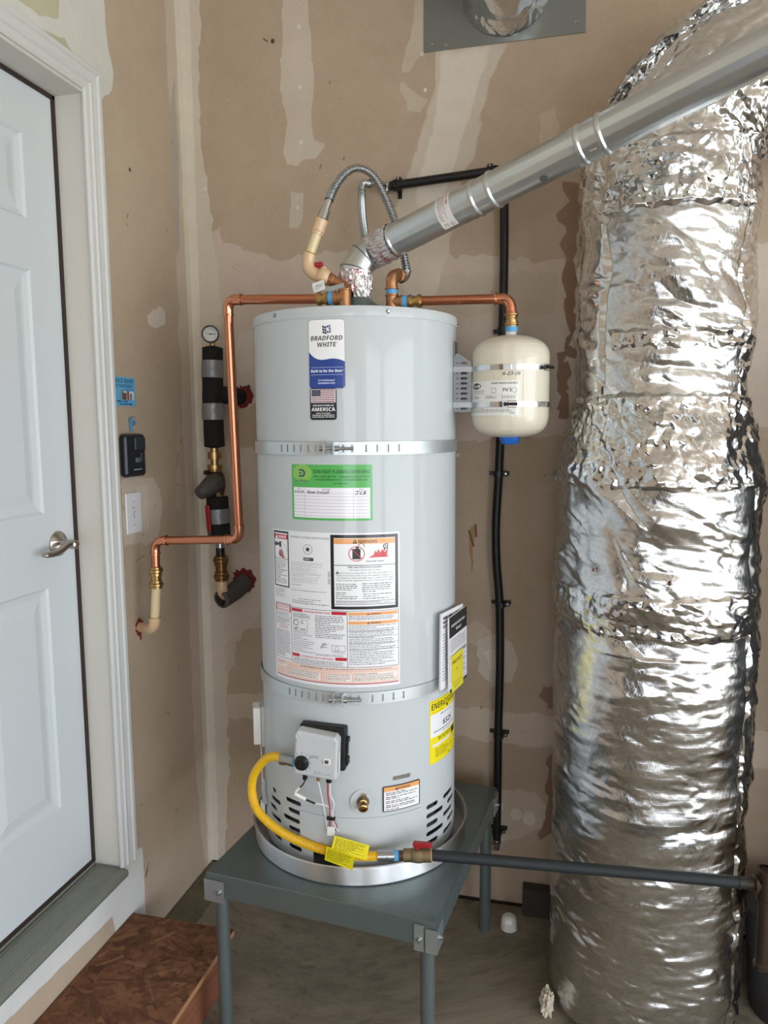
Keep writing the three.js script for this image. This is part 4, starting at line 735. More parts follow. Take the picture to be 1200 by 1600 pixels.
{ // expansion tank
  const t = thing('expansion_tank', 'small cream expansion tank strapped beside the heater, blue cap below', 'tank', [1.056, 0, 0.4]);
  const R = 0.094;
  const prof = [[0, 1.5], [0.03, 1.501], [0.055, 1.505], [0.075, 1.513], [0.087, 1.526], [0.0925, 1.542], [R, 1.56], [R, 1.632], [R + 0.0006, 1.634], [R, 1.636], [R, 1.69], [0.0925, 1.705], [0.086, 1.719], [0.074, 1.73], [0.055, 1.739], [0.03, 1.745], [0.014, 1.747], [0.014, 1.757], [0, 1.757]];
  const sp = new THREE.SplineCurve(prof.slice(0, -3).map((p) => new THREE.Vector2(...p))).getPoints(60).map((p) => [p.x, p.y]);
  part('tank_body', lathe([...sp, ...prof.slice(-3)], V(0, 0, 0), V(0, 1, 0), 64), M.cream, t);
  part('sealing_tape', rod(V(0.001, 1.754, 0), V(0.001, 1.767, 0), 0.0152, 24), M.blueTape, t, 'blue sealing tape');
  part('valve_cap', lathe([[0, 1.4835], [0.018, 1.4835], [0.021, 1.486], [0.026, 1.5], [0.027, 1.506], [0, 1.506]], V(0, 0, 0), V(0, 1, 0), 32), M.blueCap, t, 'blue plastic cap');
  part('tank_label', bend(-88, 17, 1.553, 1.634, R + 0.0003), printMat(900, 440, (c, w, h) => {
    c.fillStyle = '#e7e6e0'; c.fillRect(0, 0, w, h);
    c.fillStyle = '#17171a'; c.beginPath(); c.ellipse(300, 62, 92, 40, 0, 0, 7); c.fill(); text(c, 'FLEX', 232, 82, 52, '#eee', { b: 'bold', w: 96, sk: -0.2 }); c.fillStyle = '#eee'; c.beginPath(); c.ellipse(356, 62, 18, 22, 0, 0, 7); c.fill();
    text(c, 'FLEXCON INDUSTRIES', 220, 134, 26, '#222', { w: 230 }); lines(c, 220, 146, 230, 12, 1, '#444', 8);
    text(c, 'MODEL/MODELO/MODELE', 556, 44, 34, '#333', { b: 'bold', w: 330 }); text(c, 'PH 5', 700, 140, 62, '#222', { b: 'bold', w: 110 });
    c.strokeStyle = '#555'; c.lineWidth = 5; c.strokeRect(560, 92, 54, 60); c.beginPath(); c.arc(842, 122, 30, 0, 7); c.stroke();
    c.fillStyle = '#aaa'; c.fillRect(0, 176, w, 3); for (let k = 0; k < 4; k++) lines(c, 30 + k * 220, 192, 170, 36, 3, '#555', 7);
    lines(c, 20, 296, 850, 110, 7, '#666', 8); lines(c, 790, 408, 70, 16, 1, '#222', 10);
  }), t, 'white printed label');
  part('handwriting', bend(-8, 19, 1.644, 1.656, R + 0.0002), phy({ map: printTex(256, 96, (c) => { c.fillStyle = '#dcd4c1'; c.fillRect(0, 0, 256, 96); text(c, '6-23-26', 8, 78, 84, '#1c1c20', { w: 240, sk: -0.2, b: 'bold' }); }), roughness: 0.5, specularIntensity: 0.6, clearcoat: 0.7, clearcoatRoughness: 0.05 }), t, 'handwritten date');
  // perforated bracket on the heater flank and the two steel bands
  const b = thing('tank_bracket', 'perforated zinc angle bracket on the right flank of the heater, holding the tank', 'bracket', [0, 0, 0]);
  const holes = new THREE.Shape([[0.922, 1.563], [0.965, 1.563], [0.965, 1.682], [0.935, 1.703], [0.926, 1.704], [0.922, 1.69]].map((p) => new THREE.Vector2(...p)));
  for (let k = 0; k < 10; k++) { const y = 1.571 + k * 0.0122, q = new THREE.Path(); q.moveTo(0.941, y - 0.0028).lineTo(0.952, y - 0.0028).absarc(0.952, y, 0.0028, -1.57, 1.57, false).lineTo(0.941, y + 0.0028).absarc(0.941, y, 0.0028, 1.57, 4.71, false); holes.holes.push(q); const o = new THREE.Path(); o.absarc(0.93, y, 0.0016, 0, 6.283, false); holes.holes.push(o); }
  part('bracket_plate', new THREE.ExtrudeGeometry(holes, { depth: 0.0022, bevelEnabled: false, curveSegments: 6 }).translate(0, 0, 0.428), M.bracketZinc, b);
  part('bracket_web', [boxG(0.9205, 0.923, 1.563, 1.735, 0.38, 0.43), boxG(0.9215, 0.968, 1.563, 1.68, 0.37, 0.372)], M.bracketZinc, b);
  for (const [y, label, a] of [[1.665, 'upper of two steel bands round the cream tank', 66], [1.579, 'lower of two steel bands round the cream tank, across its label', 7]]) {
    const c = thing('hose_clamp', label, 'clamp', [1.056, y, 0.4], 'steel bands round the cream tank');
    part('band', bend(-74, 250, -0.0062, 0.0062, R + 0.0008, 0, 0.0012), M.chrome, c);
    part('band_tail', [boxG(-0.136, -0.06, -0.0062, 0.0062, 0.0295, 0.0307).rotateZ(-0.01)], M.steel, c);
    const h = new THREE.Group(); h.name = 'screw_housing'; c.add(h); h.position.copy(onR(a, 0, R + 0.002)); h.rotation.y = a * DEG;
    part('housing', boxG(-0.011, 0.011, -0.0078, 0.0078, 0, 0.0085, 0.002), M.nickel, h); part('worm_screw', [rod(V(-0.018, 0, 0.0105), V(0.012, 0, 0.0105), 0.0036, 12), rod(V(-0.02, 0, 0.0105), V(-0.016, 0, 0.0105), 0.0052, 6)], M.blackPlastic, h);
  }
}
// ---------------------------------------------------------------- connectors above the heater
function corrugated(name, label, pts, r, parent) { const c = spline(pts, 0.5), L = c.getLength(); return part(name, sweep(c, Math.round(L / 0.0008), 20, (l) => r + 0.0021 * Math.cos(l / 0.0068 * 2 * Math.PI)), M.steel, parent, label); }
{
  const t = thing('shutoff_valve', 'cream plastic pipe with small red valve handle above the heater top', 'valve');
  part('plastic_pipe', rod(V(0.589, 2.02, 0.45), V(0.56, 1.947, 0.45), 0.0125, 20), M.cpvc, t);
  for (const [a, b] of [[[0.5905, 2.024, 0.45], [0.582, 2.002, 0.45]], [[0.565, 1.96, 0.45], [0.5635, 1.956, 0.45]]]) part('glue_line', rod(V(...a), V(...b), a[1] > 2 ? 0.0152 : 0.0132, 20), a[1] > 2 ? M.cpvcTan : std({ color: '#a58a14', roughness: 0.4 }), t);
  part('female_adapter', [rod(V(0.585, 2.01, 0.45), V(0.5965, 2.037, 0.45), 0.0165, 10), ringL(V(0.584, 2.008, 0.45), V(0.6, 2.045, 0.45), 0.0165, 0.0008, 0.006)], M.cpvcTan, t);
  part('plastic_elbow', [elbowG(V(0.564, 1.957, 0.45), V(0.546, 1.915, 0.45), V(0.585, 1.903, 0.45), 0.0158), rod(V(0.58, 1.9045, 0.45), V(0.594, 1.9, 0.45), 0.0165, 20)], M.cpvcTan, t);
  part('valve_body', [lathe([[0.014, 0], [0.018, 0.004], [0.0215, 0.014], [0.0215, 0.022], [0.018, 0.03], [0.015, 0.034]], V(0.582, 1.904, 0.45), V(0.7, 1.866, 0.45), 24), rod(V(0.595, 1.898, 0.45), V(0.599, 1.922, 0.45), 0.007, 14)], M.cpvcTan, t);
  part('valve_handle', [boxG(-0.01, 0.01, 0, 0.012, -0.006, 0.006, 0.003).rotateZ(0.1).translate(0.587, 1.923, 0.45), rod(V(0.594, 1.9, 0.45), V(0.588, 1.925, 0.45), 0.004)], M.red, t, 'red handle');
  part('valve_outlet', [lathe([[0.013, 0], [0.0155, 0.002], [0.0155, 0.012], [0.0125, 0.014], [0.0125, 0.03]], V(0.612, 1.893, 0.45), V(0.66, 1.872, 0.447), 20), elbowG(V(0.632, 1.884, 0.449), V(0.66, 1.872, 0.447), V(0.668, 1.85, 0.47), 0.012)], M.bronze, t);
  const tagO = thing('metal_tag', 'small white tag hanging at the brass fitting below the red valve handle', 'tag', [0.6, 1.868, 0.495]);
  part('card', plate(0.03, 0.024, 0.0006).rotateZ(0.28).rotateX(-0.2), std({ map: printTex(128, 96, (c) => { c.fillStyle = '#e4e4e2'; c.fillRect(0, 0, 128, 96); c.strokeStyle = '#333'; c.lineWidth = 3; c.beginPath(); c.ellipse(64, 44, 46, 18, -0.2, 0, 7); c.stroke(); text(c, 'PROFLO', 36, 52, 22, '#333', { b: 'bold', w: 56 }); lines(c, 20, 74, 60, 8, 1, '#666', 4); }), roughness: 0.5 }), tagO);
  part('wire', wire([[-0.004, -0.014, 0.004], [-0.008, -0.03, 0.008], [0.004, -0.038, 0.012], [0.012, -0.024, 0.008], [0.006, -0.012, 0.003]], 0.0008), M.steel, tagO);
  part('lever_plate', [boxG(0, 0.05, -0.006, 0.006, 0, 0.0012).rotateZ(0.2).translate(0.014, -0.01, -0.004)], M.galvanised, tagO);
}
{
  const t = thing('flexible_connector', 'ribbed steel hose arching from the cream pipe down behind the vent pipe', 'hose');
  corrugated('hose', undefined, [[0.608, 2.086, 0.428], [0.616, 2.115, 0.415], [0.64, 2.152, 0.403], [0.673, 2.168, 0.395], [0.71, 2.15, 0.38], [0.742, 2.088, 0.356], [0.767, 2.01, 0.34], [0.78, 1.95, 0.335], [0.785, 1.922, 0.337]], 0.0092, t);
  part('sleeve', [rod(V(0.6005, 2.06, 0.4345), V(0.609, 2.088, 0.4275), 0.0085, 20)], M.chrome, t);
  part('nut', [rod(V(0.594, 2.037, 0.443), V(0.6, 2.06, 0.435), 0.0135, 6)], M.chrome, t);
  part('end_fitting', [elbowG(V(0.785, 1.925, 0.337), V(0.786, 1.905, 0.338), V(0.775, 1.9, 0.362), 0.0105), ringL(V(0.785, 1.927, 0.337), V(0.785, 1.9, 0.337), 0.0105, 0.002, 0.008)], M.chrome, t);
}
{
  const t = thing('flexible_connector', 'ribbed steel hose from the wall stub straight down behind the vent elbow', 'hose');
  corrugated('hose', undefined, [[0.616, 2.226, 0.085], [0.609, 2.215, 0.11], [0.612, 2.17, 0.135], [0.632, 2.1, 0.2], [0.652, 2.035, 0.25], [0.664, 1.97, 0.285], [0.672, 1.9, 0.31]], 0.0092, t);
  part('elbow_fitting', [elbowG(V(0.652, 2.23, 0.0), V(0.65, 2.232, 0.05), V(0.62, 2.228, 0.078), 0.0125), ringL(V(0.65, 2.231, 0.02), V(0.65, 2.232, 0.1), 0.0125, 0.004, 0.012)], M.steel, t);
}
// ---------------------------------------------------------------- vent pipe
{
  const t = thing('vent_pipe', 'galvanised vent pipe rising from the heater top across to the upper right', 'pipe');
  const A = V(0.7, 1.965, 0.38), B = V(2.438, 2.428, 1.166), d = B.clone().sub(A).normalize(), at = (k) => A.clone().addScaledVector(d, k);
  const r = 0.0392, base = V(HX, 1.86, HZ), b1 = V(HX + 0.002, 1.918, HZ), b2 = V(HX + 0.02, 1.951, HZ - 0.012), start = at(0.022);
  // elbow: three mitred gores
  const gore = (p, q, n0, n1) => {                               // straight piece cut by two planes
    const ax = q.clone().sub(p).normalize(), e1 = V(0, 0, 1).cross(ax).normalize(), e2 = ax.clone().cross(e1), pos = [], idx = [], N = 40;
    for (let k = 0; k <= N; k++) { const a = k / N * 2 * Math.PI, o = e1.clone().multiplyScalar(Math.cos(a) * r).addScaledVector(e2, Math.sin(a) * r);
      for (const [c, n] of [[p, n0], [q, n1]]) { const v = c.clone().add(o); v.addScaledVector(ax, -o.dot(n) / ax.dot(n)); pos.push(v.x, v.y, v.z); } }
    for (let k = 0; k < N; k++) idx.push(2 * k, 2 * k + 2, 2 * k + 1, 2 * k + 1, 2 * k + 2, 2 * k + 3);
    const g = new THREE.BufferGeometry(); g.setAttribute('position', new THREE.Float32BufferAttribute(pos, 3)); g.setIndex(idx); g.computeVertexNormals(); return g;
  };
  const dirs = [b1.clone().sub(base).normalize(), b2.clone().sub(b1).normalize(), start.clone().sub(b2).normalize(), d];
  const pl = (i) => dirs[i].clone().add(dirs[i + 1]).normalize();
  part('elbow', [gore(base, b1, dirs[0], pl(0)), gore(b1, b2, pl(0), pl(1)), gore(b2, start, pl(1), d)], M.zinc, t);
  for (const [c, n] of [[b1, pl(0)], [b2, pl(1)]]) part('seam', new THREE.TorusGeometry(r + 0.0012, 0.0016, 8, 48).applyQuaternion(new THREE.Quaternion().setFromUnitVectors(V(0, 0, 1), n)).translate(c.x, c.y, c.z), M.standSheet, t);
  const foil = printMat(512, 256, (c, w, h) => { c.fillStyle = '#d6cfcf'; c.fillRect(0, 0, w, h); for (let k = 0; k < 12; k++) { c.save(); c.translate(rr(20, 490), rr(10, 250)); c.rotate(1.2); text(c, ['03', '0', 'UL', '03'][k % 4], 0, 0, 40, '#a03a4c', { b: 'bold' }); c.restore(); } for (let k = 0; k < 14; k++) { c.fillStyle = 'rgba(160,60,80,0.35)'; c.fillRect(rr(0, 500), rr(0, 250), rr(20, 60), rr(2, 5)); } }, { metalness: 0.75, roughness: 0.32, clearcoat: 0 });
  const crum = (a, b, R, amp, n = 60) => { const c = new THREE.LineCurve3(a, b); return toCreasedNormals(sweep(c, n, 90, (l, th) => R + amp * (Math.abs(noise3(Math.cos(th) * 3, Math.sin(th) * 3, l * 26)) + 0.4 * Math.abs(noise3(Math.cos(th) * 4.5, Math.sin(th) * 4.5, l * 55 + 5)))), 0.35); };
  const uvFit = (g) => { const uv = g.attributes.uv; for (let i = 0; i < uv.count; i++) uv.setXY(i, uv.getX(i) / 0.25, uv.getY(i) / 0.08); return g; };
  part('foil_tape', uvFit(crum(V(HX, 1.848, HZ), b1.clone().addScaledVector(dirs[0], -0.002), r + 0.0005, 0.0045)), foil, t, 'crumpled foil tape');
  part('foil_tape', uvFit(crum(at(0.008), at(0.079), r + 0.0005, 0.0045)), foil, t, 'crumpled foil tape');
  // straight sections with swaged beads and a crimped collar at each joint
  const bead = (k, h = 0.0028) => [[r, k - 0.006], [r + h, k - 0.002], [r + h, k + 0.002], [r, k + 0.006]];
  const L = A.distanceTo(B);
  part('pipe_section', lathe([[r, 0.02], ...bead(0.084), [r, 0.1], [r, 0.31]], A, B, 48), M.zinc, t);
  part('pipe_section', lathe([[r + 0.0008, 0.305], ...bead(0.324), ...bead(0.368, 0.003), [r, 0.38], [r, 0.57]], A, B, 48), M.zinc, t);
  part('pipe_section', lathe([[r + 0.0008, 0.566], ...bead(0.58), ...bead(0.626, 0.003), [r, 0.64], [r, L]], A, B, 48), M.zinc, t);
  for (const [k, a] of [[0.345, 0.6], [0.605, 0.5]]) { const q = new THREE.Quaternion().setFromUnitVectors(UPV, d), o = V(r * Math.sin(a), 0, r * Math.cos(a)).applyQuaternion(q); part('vent_dimple', new THREE.SphereGeometry(0.005, 12, 8).scale(0.5, 1.4, 0.3).applyQuaternion(q).translate(at(k).x + o.x, at(k).y + o.y, at(k).z + o.z), M.zinc, t); }
  // curved paper label on the first straight section
  const lab = bend(-80, 50, 0.232, 0.27, r + 0.0004).applyQuaternion(new THREE.Quaternion().setFromUnitVectors(UPV, d)).translate(A.x, A.y, A.z);
  part('pipe_label', lab, printMat(420, 200, (c, w, h) => { c.fillStyle = '#e8e2e0'; c.fillRect(0, 0, w, h); lines(c, 24, 26, 300, 20, 1, '#b1484a', 18); lines(c, 24, 66, 300, 110, 8, '#6b5d5c', 7); c.strokeStyle = '#444'; c.lineWidth = 4; c.beginPath(); c.arc(380, 60, 22, 0, 7); c.stroke(); text(c, 'UL', 368, 70, 24, '#444', { b: 'bold' }); lines(c, 350, 110, 50, 60, 4, '#555', 6); }), t, 'white paper label');
  const mk = bend(28, 52, 0.482, 0.5, r + 0.0004).applyQuaternion(new THREE.Quaternion().setFromUnitVectors(UPV, d)).translate(A.x, A.y, A.z);
  part('stamp', mk, std({ metalness: 0.9, roughness: 0.42, map: printTex(96, 96, (c) => { c.fillStyle = '#a4adb0'; c.fillRect(0, 0, 96, 96); c.strokeStyle = '#23282b'; c.lineWidth = 8; c.beginPath(); c.arc(48, 48, 34, 0, 7); c.stroke(); text(c, 'UL', 26, 64, 44, '#23282b', { b: 'bold' }); }) }), t, 'black stamp');
}
// ---------------------------------------------------------------- black drain pipe on the back wall
{
  const t = thing('black_pipe', 'thin black pipe clipped up the back wall and turning left above the heater', 'pipe');
  part('pipe', new THREE.TubeGeometry(spline([[0.672, 2.229, 0.038], [0.8, 2.236, 0.038], [0.94, 2.244, 0.038], [1.0, 2.247, 0.036]]), 40, 0.0125, 16), M.blackPipe, t);
  part('pipe', new THREE.TubeGeometry(spline([[1.004, 2.24, 0.036], [1.006, 2.0, 0.036], [1.004, 1.8, 0.036], [1.003, 1.6, 0.036], [0.998, 1.4, 0.036], [0.991, 1.24, 0.038], [0.994, 1.12, 0.04], [1.004, 0.99, 0.036], [1.007, 0.78, 0.037], [1.004, 0.58, 0.036], [1.004, 0.4, 0.036], [1.003, 0.24, 0.036]]), 120, 0.0125, 16), M.blackPipe, t);
  part('elbow', [elbowG(V(0.97, 2.246, 0.037), V(1.004, 2.248, 0.037), V(1.004, 2.215, 0.037), 0.0155), ringL(V(0.678, 2.229, 0.038), V(0.9, 2.24, 0.038), 0.0125, 0.004, 0.02)], M.blackPlastic, t);
  part('end_fitting', [rod(V(1.003, 0.245, 0.036), V(1.002, 0.205, 0.03), 0.0105, 16), ringL(V(1.003, 0.235, 0.036), V(1.002, 0.2, 0.03), 0.011, 0.003, 0.007), rod(V(1.002, 0.21, 0.032), V(0.985, 0.198, 0.012), 0.009, 12)], M.steel, t, 'steel end fitting');
  const clip = (x, y, turn, label) => {
    const c = thing('pipe_clip', label, 'clip', [x, y, 0], 'black clips holding the black wall pipe'); c.rotation.z = turn;
    part('saddle', lathe([[0.0128, -0.007], [0.0155, -0.007], [0.0155, 0.007], [0.0128, 0.007], [0.0128, -0.007]], V(0, 0, 0.036), V(0, 1, 0.036), 24), M.blackPlastic, c);
    part('foot', [boxG(-0.012, 0.012, -0.0065, 0.0065, 0.0005, 0.026, 0.001), boxG(-0.03, 0.03, -0.006, 0.006, 0.0005, 0.005, 0.001), boxG(0.014, 0.026, -0.0075, 0.0075, 0.004, 0.026, 0.001)], M.blackPlastic, c);
    part('nail', [rod(V(0.021, 0, 0.025), V(0.021, 0, 0.0285), 0.003, 10)], M.steel, c);
  };
  for (const [x, y, l] of [[1.004, 1.804, 'black clip on the wall pipe just above the cream tank'], [0.996, 1.386, 'black clip on the wall pipe first below the blue tank cap'], [1.006, 0.991, 'black clip on the wall pipe beside the booklet pouch'], [1.005, 0.579, 'black clip on the wall pipe beside the yellow energy label'], [1.003, 0.262, 'lowest black clip, above the iron gas pipe']]) clip(x, y, 0, l);
  clip(0.694, 2.2305, Math.PI / 2, 'black clip at the left end of the level black pipe'); clip(0.962, 2.2455, Math.PI / 2, 'black clip beside the black pipe bend behind the vent pipe');
}
// ---------------------------------------------------------------- insulated supply assembly with gauge
{
  const t = thing('pressure_regulator', 'black foam wrapped supply pipe with round gauge on top and grey regulator bell', 'regulator');
  const z = 0.1;
  const g = new THREE.Group(); g.name = 'pressure_gauge'; t.add(g); g.position.set(0.119, 1.813, z + 0.012); g.rotation.y = 0.42;
  part('gauge_case', lathe([[0, -0.014], [0.022, -0.014], [0.026, -0.01], [0.027, 0.008], [0.0262, 0.012], [0.0222, 0.012], [0.0219, 0.007]], V(0, 0, 0), V(0, 0, 1), 40), M.blackPlastic, g);
  part('gauge_dial', lathe([[0, 0], [0.024, 0]], V(0, 0, 0.0075), V(0, 0, 1), 40), std({ color: '#dcdcda', roughness: 0.5 }), g);
  const dial = []; for (let k = 0; k < 13; k++) { const a = (-225 + k * 22.5) * DEG, c = Math.cos(-a), s = Math.sin(-a); dial.push(boxG(0.0145, 0.0188, -0.0005, 0.0005, 0, 0.0003).rotateZ(-a).translate(0, 0, 0.0078)); }
  part('gauge_marks', [...dial, boxG(-0.008, 0.014, -0.001, 0.001, 0.0003, 0.001).translate(0, 0, 0.0078), boxG(-0.018, -0.006, -0.0004, 0.0004, 0.0003, 0.001).translate(0, 0, 0.0078), lathe([[0, 0.0012], [0.0025, 0.001], [0.0025, 0]], V(0, 0, 0.0078), V(0, 0, 1), 12)], M.blackPlastic, g);
  part('gauge_glass', lathe([[0, 0.0105], [0.0221, 0.0105], [0.0221, 0.0095], [0, 0.0095]], V(0, 0, 0), V(0, 0, 1), 32), M.clear, g);
  part('gauge_stem', [rod(V(0.119, 1.79, z), V(0.118, 1.772, z), 0.006, 12), rod(V(0.119, 1.787, z), V(0.119, 1.78, z), 0.0085, 6)], M.brass, t);
  const foam = (pts, r) => part('foam_sleeve', sweep(spline(pts), 60, 36, (l, th, u) => (u < 0.001 || u > 0.999 ? 0.012 : r) + 0.0014 * noise3(Math.cos(th) * 1.5, Math.sin(th) * 1.5, l * 14)), M.foam, t);
  foam([[0.118, 1.779, z], [0.116, 1.7, z], [0.113, 1.6, z], [0.114, 1.53, z], [0.115, 1.464, z]], 0.0315);
  foam([[0.113, 1.635, z], [0.135, 1.63, z * 0.8], [0.155, 1.627, 0.03], [0.16, 1.626, 0.0]], 0.027);
  foam([[0.117, 1.312, z], [0.119, 1.25, z], [0.122, 1.183, z]], 0.0345);
  const band = (a, b, r) => part('tape_band', sweep(spline([a, b]), 16, 36, (l, th) => r + 0.001 * noise3(Math.cos(th) * 1.5, Math.sin(th) * 1.5, l * 30)), M.greyTape, t, 'grey tape band');
  band([0.1165, 1.735, z], [0.115, 1.682, z], 0.0338); band([0.113, 1.603, z], [0.1135, 1.552, z], 0.0342); band([0.1185, 1.272, z], [0.1205, 1.226, z], 0.0368);
  // brass union and regulator
  part('union', [rod(V(0.114, 1.464, z), V(0.114, 1.38, z), 0.0135, 20), rod(V(0.114, 1.452, z), V(0.114, 1.43, z), 0.0225, 8), rod(V(0.114, 1.412, z), V(0.114, 1.398, z), 0.0245, 8), ringL(V(0.114, 1.4, z), V(0.114, 1.3, z), 0.019, 0.002, 0.012)], M.brass, t);
  part('regulator_body', [lathe([[0.016, 0], [0.024, 0.01], [0.028, 0.03], [0.028, 0.05], [0.024, 0.07], [0.017, 0.082]], V(0.116, 1.392, z), V(0.117, 1.3, z), 24), rod(V(0.1, 1.388, z + 0.012), V(0.094, 1.388, z + 0.03), 0.008, 6)], std({ color: '#4b3c30', metalness: 0.6, roughness: 0.5 }), t);
  part('regulator_bell', [lathe([[0, 0.072], [0.018, 0.072], [0.0205, 0.069], [0.0235, 0.052], [0.029, 0.028], [0.032, 0.012], [0.032, 0.004], [0.028, -0.01]], V(0.119, 1.357, z + 0.01), V(0.085, 1.318, z + 0.075), 32)], M.greyRubber, t, 'grey rubber bell');
  part('brass_nut', [rod(V(0.122, 1.316, z), V(0.122, 1.302, z), 0.0185, 6), rod(V(0.128, 1.32, z + 0.02), V(0.138, 1.32, z + 0.03), 0.008, 6)], M.brassDull, t);
  part('valve_handle', [boxG(-0.0085, 0.0085, -0.042, 0.04, -0.003, 0.004, 0.003).rotateY(-0.25).rotateZ(0.05).translate(0.106, 1.247, z + 0.041)], M.red, t, 'red lever handle');
  part('handle_end', [boxG(-0.0075, 0.0075, -0.054, -0.04, -0.002, 0.003, 0.002).rotateY(-0.25).rotateZ(0.05).translate(0.106, 1.247, z + 0.041)], M.greyRubber, t);
  part('steel_pipe', [rod(V(0.122, 1.19, z), V(0.123, 1.142, z), 0.0125, 20)], M.steel, t); part('black_pipe', rod(V(0.1225, 1.147, z), V(0.1235, 1.112, z), 0.014, 20), M.blackPlastic, t);
  part('coupling', coupling(V(0.1235, 1.122, z), V(0.1245, 1.038, z), 0.0172), std({ color: '#8a6a3e', metalness: 0.9, roughness: 0.35 }), t, 'brass coupling');
  part('plastic_elbow', [rod(V(0.1245, 1.045, z), V(0.1245, 1.02, z), 0.0175, 20), elbowG(V(0.1245, 1.02, z), V(0.1245, 0.985, z), V(0.13, 0.987, z - 0.04), 0.0178)], M.cpvcTan, t, 'cream plastic elbow');
  part('foam_collar', [sweep(spline([[0.122, 0.978, z + 0.008], [0.132, 0.985, 0.075], [0.146, 0.998, 0.04], [0.16, 1.02, 0.0]]), 40, 32, (l, th, u) => (u < 0.001 ? 0.02 : 0.03) + 0.001 * noise3(Math.cos(th) * 2, Math.sin(th) * 2, l * 20))], M.greyRubber, t, 'dark foam collar');
  const ragged = (cx, cy, R, seed) => { const p = []; for (let k = 0; k < 34; k++) { const a = k / 34 * 2 * Math.PI, r = R * (1 + 0.16 * noise3(Math.cos(a) * 2.2, Math.sin(a) * 2.2, seed) + 0.1 * noise3(k * 1.3, seed, 2)); p.push([cx + r * Math.cos(a), cy + r * Math.sin(a)]); } return polyExtrude(p, 0.002, 0.0015).translate(0, 0, 0.0018); };
  part('sealant', [ragged(0.168, 1.625, 0.036, 4), ragged(0.158, 1.022, 0.04, 9)], M.redDark, t, 'red sealant round the wall holes');
  part('sealant_curl', [wire([[0.19, 1.655, 0.004], [0.196, 1.66, 0.012], [0.2, 1.645, 0.014], [0.206, 1.632, 0.01], [0.203, 1.62, 0.008]], 0.0035, 24)], M.redDark, t);
}
// ---------------------------------------------------------------- small things on the left wall
{
  const onLeft = (name, label, cat, z, y) => { const o = thing(name, label, cat, [0.0005, y, z]); o.rotation.y = Math.PI / 2; return o; };   // local x towards the corner is -z
  const card = onLeft('sticker', 'small blue business sticker on the tan wall above the black wall control', 'sticker', 0.418, 1.629);
  part('sheet', plate(0.13, 0.079, 0.0004), printMat(520, 316, (c, w, h) => {
    c.fillStyle = '#62b2e2'; c.fillRect(0, 0, w, h);
    text(c, 'GARAGE DOORS', 60, 62, 60, '#173a5a', { b: 'bold', f: 'serif', w: 430 }); text(c, 'OF NORTHERN', 130, 112, 46, '#173a5a', { b: 'bold', f: 'serif', w: 340 }); lines(c, 300, 130, 190, 30, 2, '#2b5f85', 7);
    c.fillStyle = '#cfe3ef'; c.fillRect(250, 150, 240, 96); for (const [x, y, ww, hh, col] of [[230, 140, 60, 106, '#8f8a95'], [262, 170, 80, 76, '#6d5148'], [350, 150, 44, 96, '#7d5a4c'], [410, 176, 60, 70, '#a85a44'], [446, 160, 30, 86, '#d9d9de']]) { c.fillStyle = col; c.fillRect(x, y, ww, hh); }
    lines(c, 110, 256, 390, 18, 1, '#173a5a', 16); lines(c, 200, 286, 280, 18, 1, '#173a5a', 16);
  }, { clearcoat: 0.2 }), card);
  const strip = onLeft('tape_strip', 'scrap of blue tape curling above the black wall control', 'tape', 0.386, 1.54);
  part('strip', sweepStrip([[0, -0.02, 0.002], [0.002, 0, 0.0025], [-0.004, 0.016, 0.005], [0.006, 0.02, 0.01]], 0.014), M.blueTape, strip); part('curl', sweepStrip([[0.004, -0.004, 0.006], [0.012, 0.0, 0.011], [0.013, 0.01, 0.008]], 0.01), M.blueTape, strip);
  const ctl = onLeft('wall_control', 'black garage opener wall control beside the white door casing', 'wall control', 0.4, 1.453);
  part('housing', boxG(-0.05, 0.05, -0.06, 0.06, 0, 0.026, 0.012), std({ color: '#1c222b', roughness: 0.35 }), ctl);
  part('push_plate', boxG(-0.012, 0.04, 0.014, 0.05, 0.024, 0.031, 0.004), std({ color: '#2c333d', roughness: 0.4 }), ctl);
  part('light_button', boxG(-0.008, 0.014, -0.02, -0.006, 0.024, 0.029, 0.002), std({ color: '#5f666e', roughness: 0.4 }), ctl); part('lock_button', boxG(0.02, 0.036, -0.018, 0.008, 0.024, 0.028, 0.002), std({ color: '#2c333d', roughness: 0.4 }), ctl);
  part('lettering', boxG(-0.018, 0.022, -0.041, -0.037, 0.026, 0.0264), std({ color: '#8b929b', roughness: 0.5 }), ctl);
  const sw = onLeft('outlet_cover', 'white blank outlet cover with pencil marks beside the door casing', 'outlet cover', 0.394, 1.29);
  part('cover_plate', boxG(-0.038, 0.038, -0.058, 0.058, 0, 0.006, 0.004), M.whitePlate, sw);
  const ink = std({ color: '#2a2a2e', roughness: 0.5 });
  part('marking', [boxG(-0.002, -0.0005, 0.03, 0.035, 0.006, 0.0062), boxG(-0.002, -0.0005, -0.036, -0.031, 0.006, 0.0062), boxG(-0.006, -0.0045, 0.012, 0.018, 0.006, 0.0062), boxG(-0.0025, -0.001, 0.012, 0.018, 0.006, 0.0062), boxG(-0.006, -0.001, 0.0145, 0.0155, 0.006, 0.0062), boxG(-0.0008, 0.0008, -0.01, 0.008, 0.006, 0.0062).rotateZ(-0.7), boxG(-0.001, 0.0005, -0.014, -0.007, 0.006, 0.0062), boxG(-0.005, 0.001, -0.012, -0.011, 0.006, 0.0062)], ink, sw, 'pencilled marks');
  for (const y of [0.042, -0.042]) part('screw', lathe([[0, 0.0015], [0.002, 0.0015], [0.003, 0]], V(0.0, y, 0.006), V(0, y, 1), 12), M.whitePlate, sw);
}
